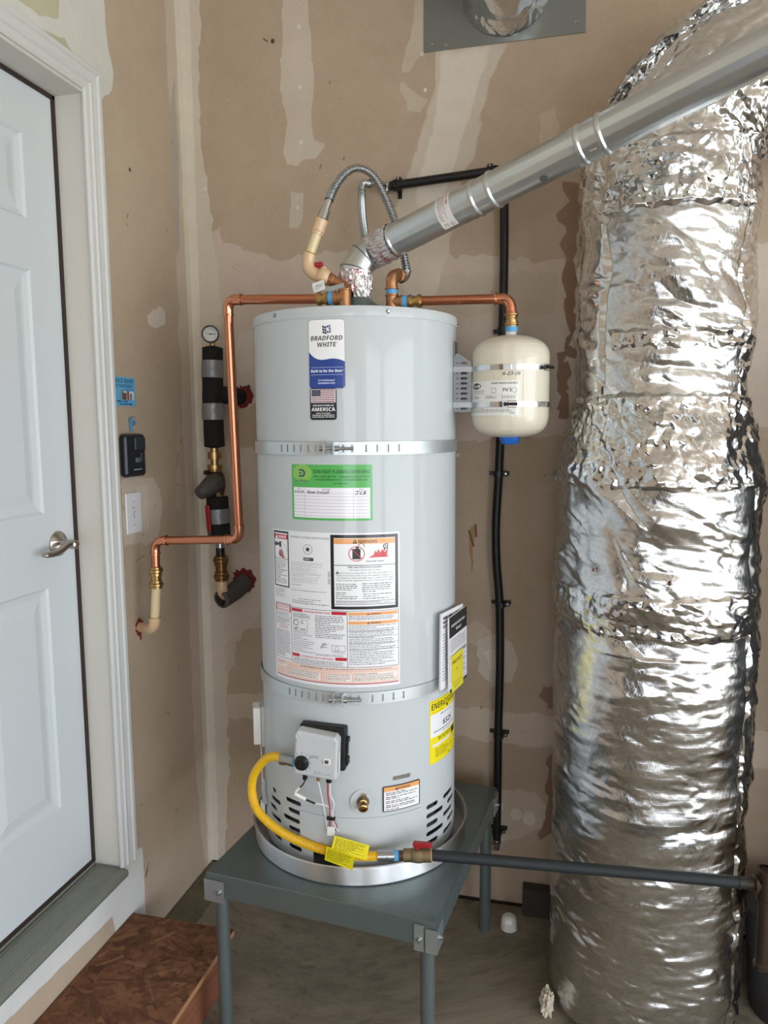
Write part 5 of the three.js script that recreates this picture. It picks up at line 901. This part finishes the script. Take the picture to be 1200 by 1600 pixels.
function sweepStrip(pts, w) {
  const c = spline(pts), n = 16, pos = [], idx = [];
  for (const o of [0, 0.0004]) for (let i = 0; i <= n; i++) { const p = c.getPointAt(i / n); pos.push(p.x - w / 2, p.y, p.z + o, p.x + w / 2, p.y, p.z + o); }
  for (let i = 0; i < n; i++) { const a = 2 * i, o = 2 * (n + 1); idx.push(a, a + 2, a + 1, a + 1, a + 2, a + 3, o + a, o + a + 1, o + a + 2, o + a + 1, o + a + 3, o + a + 2, a, o + a, a + 2, a + 2, o + a, o + a + 2, a + 1, a + 3, o + a + 1, a + 3, o + a + 3, o + a + 1); }
  const g = new THREE.BufferGeometry(); g.setAttribute('position', new THREE.Float32BufferAttribute(pos, 3)); g.setIndex(idx); return toCreasedNormals(g, 0.6);
}
// ---------------------------------------------------------------- gas line
{
  const t = thing('gas_hose', 'yellow ribbed gas hose looping from the control valve down to the iron pipe', 'hose');
  const path = spline([[0.547, 0.739, 0.668], [0.527, 0.742, 0.664], [0.497, 0.727, 0.655], [0.464, 0.683, 0.645], [0.453, 0.638, 0.64], [0.463, 0.592, 0.64], [0.494, 0.563, 0.645], [0.545, 0.541, 0.655], [0.62, 0.526, 0.666], [0.7, 0.524, 0.678], [0.75, 0.527, 0.68], [0.79, 0.53, 0.674]]);
  const L = path.getLength();
  part('hose', sweep(path, Math.round(L / 0.0007), 20, (l) => 0.0106 + 0.0009 * Math.cos(l / 0.0042 * 2 * Math.PI) * (l > 0.17 ? 1 : 0.15)), M.yellowHose, t);
  part('valve_nut', [rod(V(0.542, 0.7395, 0.668), V(0.558, 0.739, 0.669), 0.0135, 6), rod(V(0.556, 0.739, 0.669), V(0.566, 0.7385, 0.67), 0.0118, 20), rod(V(0.565, 0.7385, 0.67), V(0.578, 0.738, 0.671), 0.0128, 6)], M.steel, t);
  part('sealing_tape', rod(V(0.577, 0.738, 0.671), V(0.586, 0.738, 0.671), 0.0122, 20), M.blueTape, t, 'blue sealing tape');
  const a = V(0.786, 0.53, 0.675), b = V(0.96, 0.541, 0.648), at = (k) => a.clone().lerp(b, k / a.distanceTo(b));
  part('line_nut', [rod(at(-0.002), at(0.018), 0.0145, 6), rod(at(0.017), at(0.023), 0.0115, 20), rod(at(0.022), at(0.037), 0.0148, 6)], M.steel, t);
  const y = thing('gas_tag', 'yellow printed warning tag folded over the yellow gas hose', 'tag', [0.71, 0.546, 0.699]);
  const tagMat = printMat(360, 220, (c, w, h) => { c.fillStyle = '#f0e013'; c.fillRect(0, 0, w, h); lines(c, 20, 20, 310, 180, 12, '#7d7410', 9); }, { clearcoat: 0.1 });
  part('lower_leaf', plate(0.07, 0.046, 0.0005).rotateX(0.3).rotateZ(-0.24).translate(-0.014, -0.022, -0.002), tagMat, y);
  part('upper_leaf', plate(0.086, 0.032, 0.0005).rotateX(-0.5).rotateZ(-0.16).translate(0.012, 0.006, -0.005), tagMat, y);
  const g = thing('gas_pipe', 'dark iron gas pipe with red shut-off handle running across the foil duct', 'pipe');
  part('nipple', [rod(at(0.046), at(0.062), 0.0115, 20)], std({ color: '#5a4a42', metalness: 0.6, roughness: 0.55 }), g);
  part('sealing_tape', [rod(at(0.036), at(0.047), 0.0122, 20)], M.blueTape, g, 'blue sealing tape');
  part('valve_body', [rod(at(0.058), at(0.076), 0.0165, 8), lathe([[0.0135, 0], [0.016, 0.003], [0.018, 0.014], [0.018, 0.024], [0.0165, 0.028]], at(0.075), b, 24), rod(at(0.1), at(0.122), 0.0178, 8)], M.brassDull, g);
  part('valve_handle', [boxG(-0.008, 0.036, -0.004, 0.007, -0.007, 0.007, 0.003).rotateZ(0.05).translate(at(0.088).x, at(0.088).y + 0.026, at(0.088).z), rod(at(0.09), at(0.09).add(V(0, 0.024, 0)), 0.006, 12)], M.red, g, 'red handle');
  part('joint_compound', ringL(at(0.12), b, 0.0142, 0.001, 0.005), std({ color: '#c09a6a', roughness: 0.8 }), g);
  part('pipe', rod(at(0.12), V(1.6, 0.546, 0.62), 0.0128, 24), M.iron, g);
  const old = std({ color: '#3d2f24', metalness: 0.6, roughness: 0.55 });
  part('coupling', [ringL(V(1.572, 0.545, 0.621), V(1.7, 0.546, 0.614), 0.0135, 0.0012, 0.006), rod(V(1.59, 0.5455, 0.62), V(1.7, 0.546, 0.614), 0.0135, 24)], old, g);
  part('pipe_tee', [rod(V(1.628, 0.512, 0.619), V(1.628, 0.58, 0.619), 0.016, 20), ringL(V(1.603, 0.546, 0.6195), V(1.7, 0.546, 0.614), 0.0165, 0.0035, 0.012), ringL(V(1.628, 0.508, 0.619), V(1.628, 0.7, 0.619), 0.0155, 0.003, 0.01), ringL(V(1.628, 0.574, 0.619), V(1.628, 0.7, 0.619), 0.017, 0.003, 0.01)], old, g);
  part('drip_leg', [rod(V(1.628, 0.36, 0.619), V(1.628, 0.51, 0.619), 0.0128, 20), ringL(V(1.628, 0.35, 0.619), V(1.628, 0.7, 0.619), 0.0135, 0.003, 0.02)], old, g);
}
// ---------------------------------------------------------------- papers in the clear pouch
{
  const p = thing('document_pouch', 'clear plastic pouch stuck to the right side of the heater holding papers', 'pouch');
  const paper = std({ color: '#ecebee', roughness: 0.6 });
  const place = (g, a, y, r, tilt = 0) => { g.rotateZ(tilt); g.rotateY(a * DEG); const q = onR(a, y, r); g.translate(HX + q.x, q.y, HZ + q.z); return g; };
  part('sleeve', bend(54, 100, 0.885, 1.06, HR + 0.017, 0.004, 0.0005).translate(HX, 0, HZ), M.clear, p);
  part('sleeve_edge', bend(51.5, 54.2, 0.88, 1.075, HR + 0.0008, 0, 0.016).translate(HX, 0, HZ), M.clear, p);
  const bk = thing('booklet', 'black topped instruction booklet in the clear pouch', 'booklet');
  const face = printMat(420, 620, (c, w, h) => { c.fillStyle = '#ededf0'; c.fillRect(0, 0, w, h); c.fillStyle = '#2e2d31'; c.fillRect(0, 0, w, 170); text(c, 'Residential Gas Water Heater', 40, 90, 34, '#f0f0f0', { b: 'bold', w: 330 }); text(c, 'Manual', 150, 136, 34, '#f0f0f0', { b: 'bold' }); lines(c, 24, 190, 370, 110, 8, '#77777c', 7); c.fillStyle = '#9a9a9e'; c.fillRect(20, 320, 380, 30); lines(c, 24, 366, 370, 180, 12, '#66666b', 7); c.strokeStyle = '#444'; c.lineWidth = 4; c.strokeRect(250, 520, 140, 56); c.fillStyle = '#3a3a3d'; c.fillRect(0, 596, w, 24); });
  part('cover', place(plate(0.128, 0.188, 0.0006), 79, 0.976, HR + 0.0245, 0.02), face, bk); part('pages', place(plate(0.126, 0.186, 0.0045), 79, 0.976, HR + 0.0195, 0.02), paper, bk);
  const wb = thing('booklet', 'white folded leaflet behind the black topped booklet in the pouch', 'booklet');
  part('sheet', place(plate(0.136, 0.19, 0.0006), 75.5, 0.985, HR + 0.0135, -0.02), printMat(256, 360, (c, w, h) => { c.fillStyle = '#efeff3'; c.fillRect(0, 0, w, h); lines(c, 20, 20, 200, 60, 3, '#55555a', 12); lines(c, 20, 100, 200, 230, 16, '#88888c', 6); }), wb);
  part('pages', place(plate(0.135, 0.189, 0.003), 75.5, 0.985, HR + 0.01, -0.02), paper, wb);
  const yc = thing('card', 'yellow card in front of the booklet above the yellow energy label', 'card');
  part('sheet', place(plate(0.074, 0.094, 0.0006), 76, 0.925, HR + 0.0275, 0.06), printMat(300, 380, (c, w, h) => { c.fillStyle = '#e6d63c'; c.fillRect(0, 0, w, h); text(c, 'PROTECT', 20, 96, 50, '#2f2c10', { w: 260, b: 'bold' }); c.fillStyle = '#2f2c10'; c.fillRect(140, 150, 14, 30); lines(c, 20, 290, 250, 10, 1, '#444', 6); lines(c, 60, 320, 170, 30, 3, '#8a8020', 6); }), yc);
}
// ---------------------------------------------------------------- foil wrapped duct
const foilBump = dataTex(512, (x, y) => {                        // scrim threads: level lines and two slanting families; one tile is 96 mm
  const ln = (v, w) => { const d = Math.abs(v - Math.round(v)); return d < w ? 1 - d / w : 0; };
  const t = Math.max(ln(y * 6, 0.07), ln(x * 8 + y * 3, 0.06), ln(x * 8 - y * 3, 0.06));
  return 90 + 70 * t + 26 * tn(x, y, 60, 31) + 22 * tn(x, y, 150, 32);
}, 1 / 0.096, 1 / 0.096);
const foilTint = dataTex(256, (x, y) => { const v = 232 + 10 * tn(x, y, 20, 33) + 8 * tn(x, y, 80, 34); return [v, v, v * 0.995]; }, 3, 3, true);
const foilSmooth = std({ map: foilTint, color: '#e9e9ea', metalness: 1, roughness: 0.17, bumpMap: foilBump, bumpScale: 0.00035 });
const foilTape = std({ map: foilTint, color: '#ececed', metalness: 1, roughness: 0.14 });
const DCX = 1.413, DCZ = 0.3;
const ridge = (x, y, z) => 1 - 2 * Math.abs(noise3(x, y, z));
const smooth = THREE.MathUtils.smoothstep;
const hash = (i, j, s) => { let h = Math.imul(i, 374761393) ^ Math.imul(j, 668265263) ^ Math.imul(s, 2147483629); h = Math.imul(h ^ (h >>> 13), 1274126177); return ((h ^ (h >>> 16)) >>> 0) / 4294967296 - 0.5; };
function facet(a, v, su, sv, seed, warp = 0.45, R = 0.23) {      // crumpled sheet: flat facets with sharp creases, closed round the duct
  const n = Math.max(3, Math.round(2 * Math.PI * R / su)), A = a * n / (2 * Math.PI), c = Math.cos(a) * R / su * 0.55, s = Math.sin(a) * R / su * 0.55, B = v / sv;
  const x = A + warp * noise3(c, s, B * 0.55 + seed) * 1.3 + 8 * n, y = B + warp * noise3(c + 31, s, B * 0.55 + seed) * 1.3;
  const i = Math.floor(x), j = Math.floor(y); let f = x - i, g = y - j;
  const H = (p, q) => hash(((i + p) % n + n) % n, j + q, seed);
  if (hash(i % n, j, seed + 77) > 0) { return f + g < 1 ? H(0, 0) * (1 - f - g) + H(1, 0) * f + H(0, 1) * g : H(1, 1) * (f + g - 1) + H(0, 1) * (1 - f) + H(1, 0) * (1 - g); }
  return f > g ? H(0, 0) * (1 - f) + H(1, 0) * (f - g) + H(1, 1) * g : H(0, 0) * (1 - g) + H(0, 1) * (g - f) + H(1, 1) * f;
}
function crumple(a, v, k, seed = 0) {                            // strongly crushed foil tape
  const cx = Math.cos(a), cz = Math.sin(a), m = 0.85 + 0.2 * noise3(cx * 2, cz * 2, v * 7 + seed);
  return k * m * (0.0125 * facet(a, v, 0.05, 0.042, 3 + seed, 0.3) + 0.0095 * facet(a, v, 0.024, 0.03, 9 + seed, 0.25) + 0.0046 * facet(a, v, 0.0115, 0.0135, 15 + seed, 0.2));
}
function wrap(a, v, low) {                                       // taut wrap: level folds, slanting pulls lower down, otherwise smooth
  const cx = Math.cos(a), cz = Math.sin(a), fold = smooth(noise3(cx * 1.6, cz * 1.6, v * 5), -0.55, 0.4), slant = v + 0.1 * Math.sin(a + 0.6) * low;
  return 0.006 * noise3(cx * 0.9, cz * 0.9, v * 3.2) + fold * (0.008 * facet(a, slant, 0.15, 0.05, 21, 0.35) + 0.006 * facet(a, slant, 0.06, 0.024, 25, 0.45) + 0.0025 * facet(a, v, 0.025, 0.014, 27, 0.5)) + (0.0034 + 0.0024 * low) * facet(a, v + 0.03 * low * Math.sin(a), 0.11, 0.021, 29, 0.22) + 0.0014 * facet(a, v, 0.024, 0.012, 33)
    + low * 0.024 * facet(a, slant + 0.06 * Math.sin(a * 1 + 0.3), 0.12, 0.085, 41, 0.5) * smooth(noise3(cx * 1.2 + 5, cz * 1.2, v * 3), -0.3, 0.4);
}
function ductR(y) { return 0.2385 - 0.0435 * smooth(y, 1.38, 1.62) + 0.004 * noise3(0, y * 4, 3); }
const baseR = (a, y) => ductR(y) + wrap(a, y, smooth(y, 1.0, 0.5));
const duct = thing('foil_duct', 'big crinkled silver foil wrapped duct standing right of the heater', 'duct', [DCX, 0, DCZ]);
function ductShell(name, y0, y1, off, k, mat, a0 = 0, a1 = 360, cell = 0.0042, label) {
  const full = a1 - a0 >= 360, nT = Math.round((a1 - a0) * DEG * 0.22 / cell), nS = Math.round((y1 - y0) / cell), pos = [], uv = [], idx = [];
  for (let i = 0; i <= nS; i++) for (let j = 0; j <= nT; j++) {
    const a0r = (a0 + (a1 - a0) * j / nT) * DEG, v0 = y0 + (y1 - y0) * i / nS;
    const ey = Math.min(i, nS - i), ea = full ? 99 : Math.min(j, nT - j);
    const y = v0 + (ey < 4 && off ? 0.006 * noise3(Math.cos(a0r) * 5, y0 * 9 + (i > 4 ? 3 : 0), Math.sin(a0r) * 5) * (1 - ey / 4) : 0), a = a0r + (ea < 4 ? 0.05 * noise3(v0 * 9, a0, j > 4 ? 3 : 0) * (1 - ea / 4) : 0);
    let r = baseR(a, y);
    if (off) r += (off + (k > 0.3 ? crumple(a, y, k) + 0.004 * k : 0.002 * facet(a, y, 0.09, 0.12, 51))) * Math.min(1, Math.min(ey, ea) / 4) + 0.0006;
    r = Math.min(r, DCZ / Math.max(0.05, -Math.cos(a)) - 0.006);
    pos.push(r * Math.sin(a), y, r * Math.cos(a)); uv.push(a * 0.23, y);
  }
  for (let i = 0; i < nS; i++) for (let j = 0; j < nT; j++) { const p = i * (nT + 1) + j, q = p + nT + 1; idx.push(p, p + 1, q, q, p + 1, q + 1); }
  let g = new THREE.BufferGeometry(); g.setAttribute('position', new THREE.Float32BufferAttribute(pos, 3)); g.setAttribute('uv', new THREE.Float32BufferAttribute(uv, 2)); g.setIndex(idx); g.computeVertexNormals();
  if (full) { const n = g.attributes.normal; for (let i = 0; i <= nS; i++) { const p = i * (nT + 1), q = p + nT, v = V(n.getX(p) + n.getX(q), n.getY(p) + n.getY(q), n.getZ(p) + n.getZ(q)).normalize(); n.setXYZ(p, ...v); n.setXYZ(q, ...v); } }
  return part(name, g, mat, duct, label);
}
ductShell('foil_wrap', 0.02, 1.42, 0, 0, foilSmooth, 0, 360, 0.0036);
ductShell('foil_wrap', 1.42, 2.14, 0, 0, foilSmooth, 0, 360, 0.0036);
ductShell('tape_band', 1.385, 1.6, 0.003, 0.9, foilTape, 0, 360, 0.0022, 'crushed foil tape band');
ductShell('tape_band', 1.04, 1.145, 0.003, 0.75, foilTape, 0, 360, 0.0022, 'crushed foil tape band');
ductShell('tape_band', 2.0, 2.15, 0.003, 0.9, foilTape, 0, 360, 0.0022, 'crushed foil tape band');
ductShell('tape_seam', 0.03, 1.4, 0.0012, 0.8, foilTape, 54, 128, 0.0023, 'upright strip of crushed foil tape');
ductShell('tape_seam', 1.56, 2.05, 0.0012, 0.7, foilTape, 50, 128, 0.0023, 'upright strip of crushed foil tape');
ductShell('seam_flap', 1.59, 2.1, 0.006, 0.1, foilTape, -100, -44, 0.0044, 'smooth overlapping foil flap');
ductShell('tape_patch', 1.7, 1.745, 0.002, 0.6, foilTape, -40, 70, 0.0023);
{ // elbow at the top, turning right out of view, with loose pointed flaps of foil
  const c = new THREE.CurvePath(), R = 0.235, arc = [];
  for (let k = 0; k <= 10; k++) { const a = k / 10 * Math.PI / 2; arc.push(V(R - R * Math.cos(a), 2.1 + R * Math.sin(a), 0)); }
  const path = new THREE.CatmullRomCurve3([V(0, 2.06, 0), ...arc, V(0.35, 2.337, 0.01), V(0.8, 2.34, 0.03)]);
  const g = sweep(path, 330, 330, (l, th, u) => { return 0.184 + crumple(th, l + 3, 1.1, 100) + 0.01 * facet(th, l, 0.1, 0.09, 61); }, 0.19);
  part('foil_elbow', g, foilTape, duct, 'crushed foil elbow');
  const flap = (pts, w0, seed) => { const cv = spline(pts), n = 40, m = 14, pos = [], uv = [], idx = []; for (let i = 0; i <= n; i++) for (let j = 0; j <= m; j++) { const u = i / n, v = j / m - 0.5, p = cv.getPointAt(u), w = w0 * (0.08 + 0.92 * smooth(u, 0, 0.55)); pos.push(p.x + 0.25 * v * w + 0.004 * noise3(u * 6, v * 4, seed), p.y + v * w * 0.55 + 0.006 * noise3(u * 9, v * 5, seed + 3), p.z + v * w + 0.008 * ridge(u * 5, v * 3, seed)); uv.push(u * 0.2, v * w); } for (let i = 0; i < n; i++) for (let j = 0; j < m; j++) { const a = i * (m + 1) + j, b = a + m + 1; idx.push(a, b, a + 1, a + 1, b, b + 1); } const q = new THREE.BufferGeometry(); q.setAttribute('position', new THREE.Float32BufferAttribute(pos, 3)); q.setAttribute('uv', new THREE.Float32BufferAttribute(uv, 2)); q.setIndex(idx); q.computeVertexNormals(); return q; };
  part('foil_flap', [flap([[-0.02, 2.385, 0.09], [0.04, 2.41, 0.1], [0.12, 2.44, 0.11], [0.2, 2.452, 0.1]], 0.11, 2), flap([[-0.14, 2.27, 0.08], [-0.09, 2.31, 0.1], [-0.03, 2.35, 0.1], [0.05, 2.38, 0.1]], 0.07, 6)], foilTape, duct, 'loose pointed foil flap');
}
{ // metal plate high on the wall with a foil taped duct stub
  const t = thing('duct_plate', 'flat grey sheet metal plate high on the wall with a round foil taped duct stub', 'duct plate', [0.992, 2.82, 0]);
  part('plate', [boxG(-0.226, 0.226, -0.218, 0.2, 0.0008, 0.003, 0)], std({ color: '#8a8d8a', metalness: 0.7, roughness: 0.4 }), t);
  for (const [x, y] of [[-0.2, -0.2], [0.2, -0.19], [0.0, -0.2], [-0.16, -0.207]]) part('screw', lathe([[0, 0.003], [0.004, 0.0025], [0.005, 0]], V(x, y, 0.003), V(x, y, 1), 12), M.steel, t);
  const c = new THREE.CatmullRomCurve3([V(0.008, -0.078, 0.003), V(0.008, -0.078, 0.06), V(0.008, -0.07, 0.13), V(0.008, -0.02, 0.2), V(0.008, 0.1, 0.24), V(0.008, 0.2, 0.25)]);
  part('duct_stub', sweep(c, 120, 90, (l, th) => 0.106 + 0.0025 * noise3(Math.cos(th) * 2, Math.sin(th) * 2, l * 9)), foilTape, t);
  part('tape_collar', sweep(new THREE.LineCurve3(V(0.008, -0.078, 0.003), V(0.008, -0.077, 0.062)), 40, 200, (l, th) => 0.124 - l * 0.3 + crumple(th, l, 0.5, 200) * Math.min(1, (0.062 - l) / 0.015)), foilTape, t, 'crushed foil tape collar');
}
// ---------------------------------------------------------------- step of strand board before the door
{
  const osb = printTex(1024, 1024, (c, w, h) => {
    c.fillStyle = '#70492f'; c.fillRect(0, 0, w, h);
    const cols = ['#7d5237', '#73492f', '#5f3922', '#8d6044', '#4f2d1a', '#7a5138', '#69422b', '#875b3f', '#946a4c'];
    for (let k = 0; k < 1500; k++) { c.save(); c.translate(rr(0, w), rr(0, h)); c.rotate(rr(-0.9, 0.9) + (rnd() < 0.25 ? 1.4 : 0)); c.fillStyle = cols[Math.floor(rnd() * cols.length)]; c.globalAlpha = rr(0.35, 0.9); const l = rr(50, 190), b = rr(10, 44); c.beginPath(); c.moveTo(0, 0); c.lineTo(l, rr(-6, 6)); c.lineTo(l + rr(-14, 8), b); c.lineTo(rr(-8, 14), b * rr(0.7, 1)); c.fill(); c.globalAlpha = 0.16; c.fillStyle = '#3e2413'; for (let q = 0; q < 3; q++) c.fillRect(0, rr(0, b), l, 1.5); c.restore(); }
    c.globalAlpha = 1; for (let k = 0; k < 60; k++) { c.fillStyle = '#3b2216'; c.globalAlpha = rr(0.3, 0.7); c.beginPath(); c.ellipse(rr(0, w), rr(0, h), rr(3, 14), rr(2, 6), rr(0, 3), 0, 7); c.fill(); } c.globalAlpha = 1;
  });
  osb.wrapS = osb.wrapT = THREE.RepeatWrapping; osb.repeat.set(1.9, 1.9);
  const t = thing('door_step', 'low reddish strand board step on the floor below the white door', 'step', [0, 0, 0]);
  const m = std({ map: osb, roughness: 0.75, bumpMap: metalGrain, bumpScale: 0.0006 });
  part('tread', flatUV(boxG(0.004, 0.318, 0.122, 0.137, 0.487, 1.35), 'x', 'z'), m, t);
  part('tread_edge', boxG(0.3165, 0.3195, 0.1225, 0.1365, 0.49, 1.35), std({ color: '#b18158', roughness: 0.85, bumpMap: fineGrain, bumpScale: 0.002 }), t, 'pale sawn edge');
  const lumber = std({ map: dataTex(256, (x, y) => { const v = 1 + 0.08 * tn(x, y, 8, 41) + 0.07 * noise3(x * 3, y * 60, 2); return [132 * v, 80 * v, 55 * v]; }, 1, 3, true), roughness: 0.7 });
  part('riser', boxG(0.281, 0.309, 0.001, 0.122, 0.565, 1.33), lumber, t); part('side_board', boxG(0.012, 0.281, 0.001, 0.122, 0.565, 0.6), lumber, t);
}
// ---------------------------------------------------------------- outside the frame: what shades the floor on the right and what the foil mirrors
{
  const t = thing('furnace_platform', 'low wooden furnace platform at the right edge beyond the foil duct', 'platform', [2.44, 0, 0.31]);
  const m = std({ color: '#7d6a4e', roughness: 0.8 });
  part('front_panel', boxG(-0.5, 0.5, 0, 0.43, 0.2, 0.215), m, t); part('side_panel', boxG(-0.5, -0.485, 0, 0.43, -0.3, 0.2), m, t); part('deck', boxG(-0.51, 0.51, 0.43, 0.45, -0.3, 0.225), m, t);
  const f = thing('furnace', 'grey steel furnace cabinet on the wooden platform beyond the foil duct', 'furnace', [2.24, 0.45, 0.27]), fm = std({ color: '#6f757a', roughness: 0.45, metalness: 0.3 });
  part('casing', boxG(-0.28, 0.28, 0.001, 1.25, -0.24, 0.16, 0.006), fm, f); for (const [a, b] of [[0.03, 0.6], [0.63, 1.22]]) { const q = part('door', boxG(-0.25, 0.25, a, b, 0.16, 0.172, 0.004), fm, f); part('handle', boxG(-0.05, 0.05, b - 0.06, b - 0.04, 0.172, 0.18, 0.003), M.blackPlastic, q); }
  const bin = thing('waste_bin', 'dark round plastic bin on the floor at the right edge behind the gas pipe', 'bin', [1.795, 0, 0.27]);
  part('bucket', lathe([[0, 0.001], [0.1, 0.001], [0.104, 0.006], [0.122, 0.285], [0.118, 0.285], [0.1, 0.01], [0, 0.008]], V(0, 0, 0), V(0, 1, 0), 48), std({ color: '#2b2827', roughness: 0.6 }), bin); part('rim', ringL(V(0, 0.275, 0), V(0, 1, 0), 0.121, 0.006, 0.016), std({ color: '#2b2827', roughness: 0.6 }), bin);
  const c = thing('storage_cabinet', 'dark grey storage cabinet on the left wall behind the camera', 'cabinet', [0.24, 0, 3.5]);
  const d = std({ color: '#38363c', roughness: 0.6 });
  part('carcass', boxG(-0.23, 0.2, 0, 1.95, -0.75, 0.75), d, c); for (const z of [-0.745, 0.005]) { const q = part('door', boxG(0.2, 0.222, 0.03, 1.93, z, z + 0.74, 0.004), d, c); part('handle', boxG(0.222, 0.24, 0.95, 1.1, z < 0 ? -0.06 : 0.045, z < 0 ? -0.045 : 0.06), M.steel, q); }
}
// ---------------------------------------------------------------- small things low down
{
  const t = thing('cleanout_plug', 'white plastic plug standing out of the floor near the back wall', 'plug', [1.05, 0, 0.112]);
  part('dome', lathe([[0.022, 0], [0.024, 0.004], [0.025, 0.018], [0.0245, 0.028], [0.021, 0.037], [0.014, 0.043], [0.007, 0.0455], [0, 0.046]], V(0, 0, 0), V(0, 1, 0), 32), M.white, t);
  part('rim', ringL(V(0, 0.0, 0), V(0, 1, 0), 0.0245, 0.001, 0.008), M.white, t);
  const b = thing('wood_block', 'dark grey block on the floor between the white plug and the foil duct', 'block', [1.13, 0, 0.024]);
  part('block', boxG(-0.045, 0.045, 0, 0.09, -0.021, 0.021, 0.003), std({ color: '#4c4640', roughness: 0.9, bumpMap: fineGrain, bumpScale: 0.001 }), b);
  const p = thing('insulation_scrap', 'crumpled off white scrap of insulation at the foot of the foil duct', 'scrap', [1.172, 0, 0.43]);
  const g = new THREE.IcosahedronGeometry(0.03, 12), q = g.attributes.position; for (let i = 0; i < q.count; i++) { const v = V(q.getX(i), q.getY(i), q.getZ(i)), k = 1 + 0.35 * noise3(v.x * 45, v.y * 45, v.z * 45) + 0.2 * noise3(v.x * 110, v.y * 110, v.z * 110); v.multiplyScalar(k); q.setXYZ(i, v.x * 0.55, v.y * 1.15 + 0.036, v.z * 0.8); } g.computeVertexNormals();
  part('fibre', g, std({ color: '#cfc6b4', roughness: 0.95 }), p);
}
function spider(a, y, s, label, blobby) {
  const r = baseR(a * DEG, y) + 0.001, t = thing('spider', label, 'spider', [DCX + r * Math.sin(a * DEG), y, DCZ + r * Math.cos(a * DEG)]); t.rotation.y = a * DEG;
  const m = std({ color: '#6b4420', roughness: 0.6 });
  part('body', [new THREE.SphereGeometry(0.0032 * s, 12, 10).scale(0.8, 1.2, 0.8).translate(0, -0.002 * s, 0.005), new THREE.SphereGeometry(0.002 * s, 10, 8).translate(0, 0.003 * s, 0.005)], m, t);
  for (const [dx, dy] of [[0.35, 1], [-0.3, 1], [0.75, 0.5], [-0.7, 0.45], [0.7, -0.35], [-0.75, -0.4], [0.3, -1], [-0.35, -1]]) { const L = 0.017 * s; part('leg', wire([[0, 0.001, 0.005], [dx * L * 0.5, dy * L * 0.5, 0.009], [dx * L, dy * L, 0.001]], 0.00045, 8), m, t); }
}
spider(-39.6, 1.194, 0.9, 'thin brown long-legged spider on the left side of the foil duct');
spider(2, 1.182, 1.15, 'rounder brown spider near the middle of the foil duct', true);
renderer.render(scene, camera);
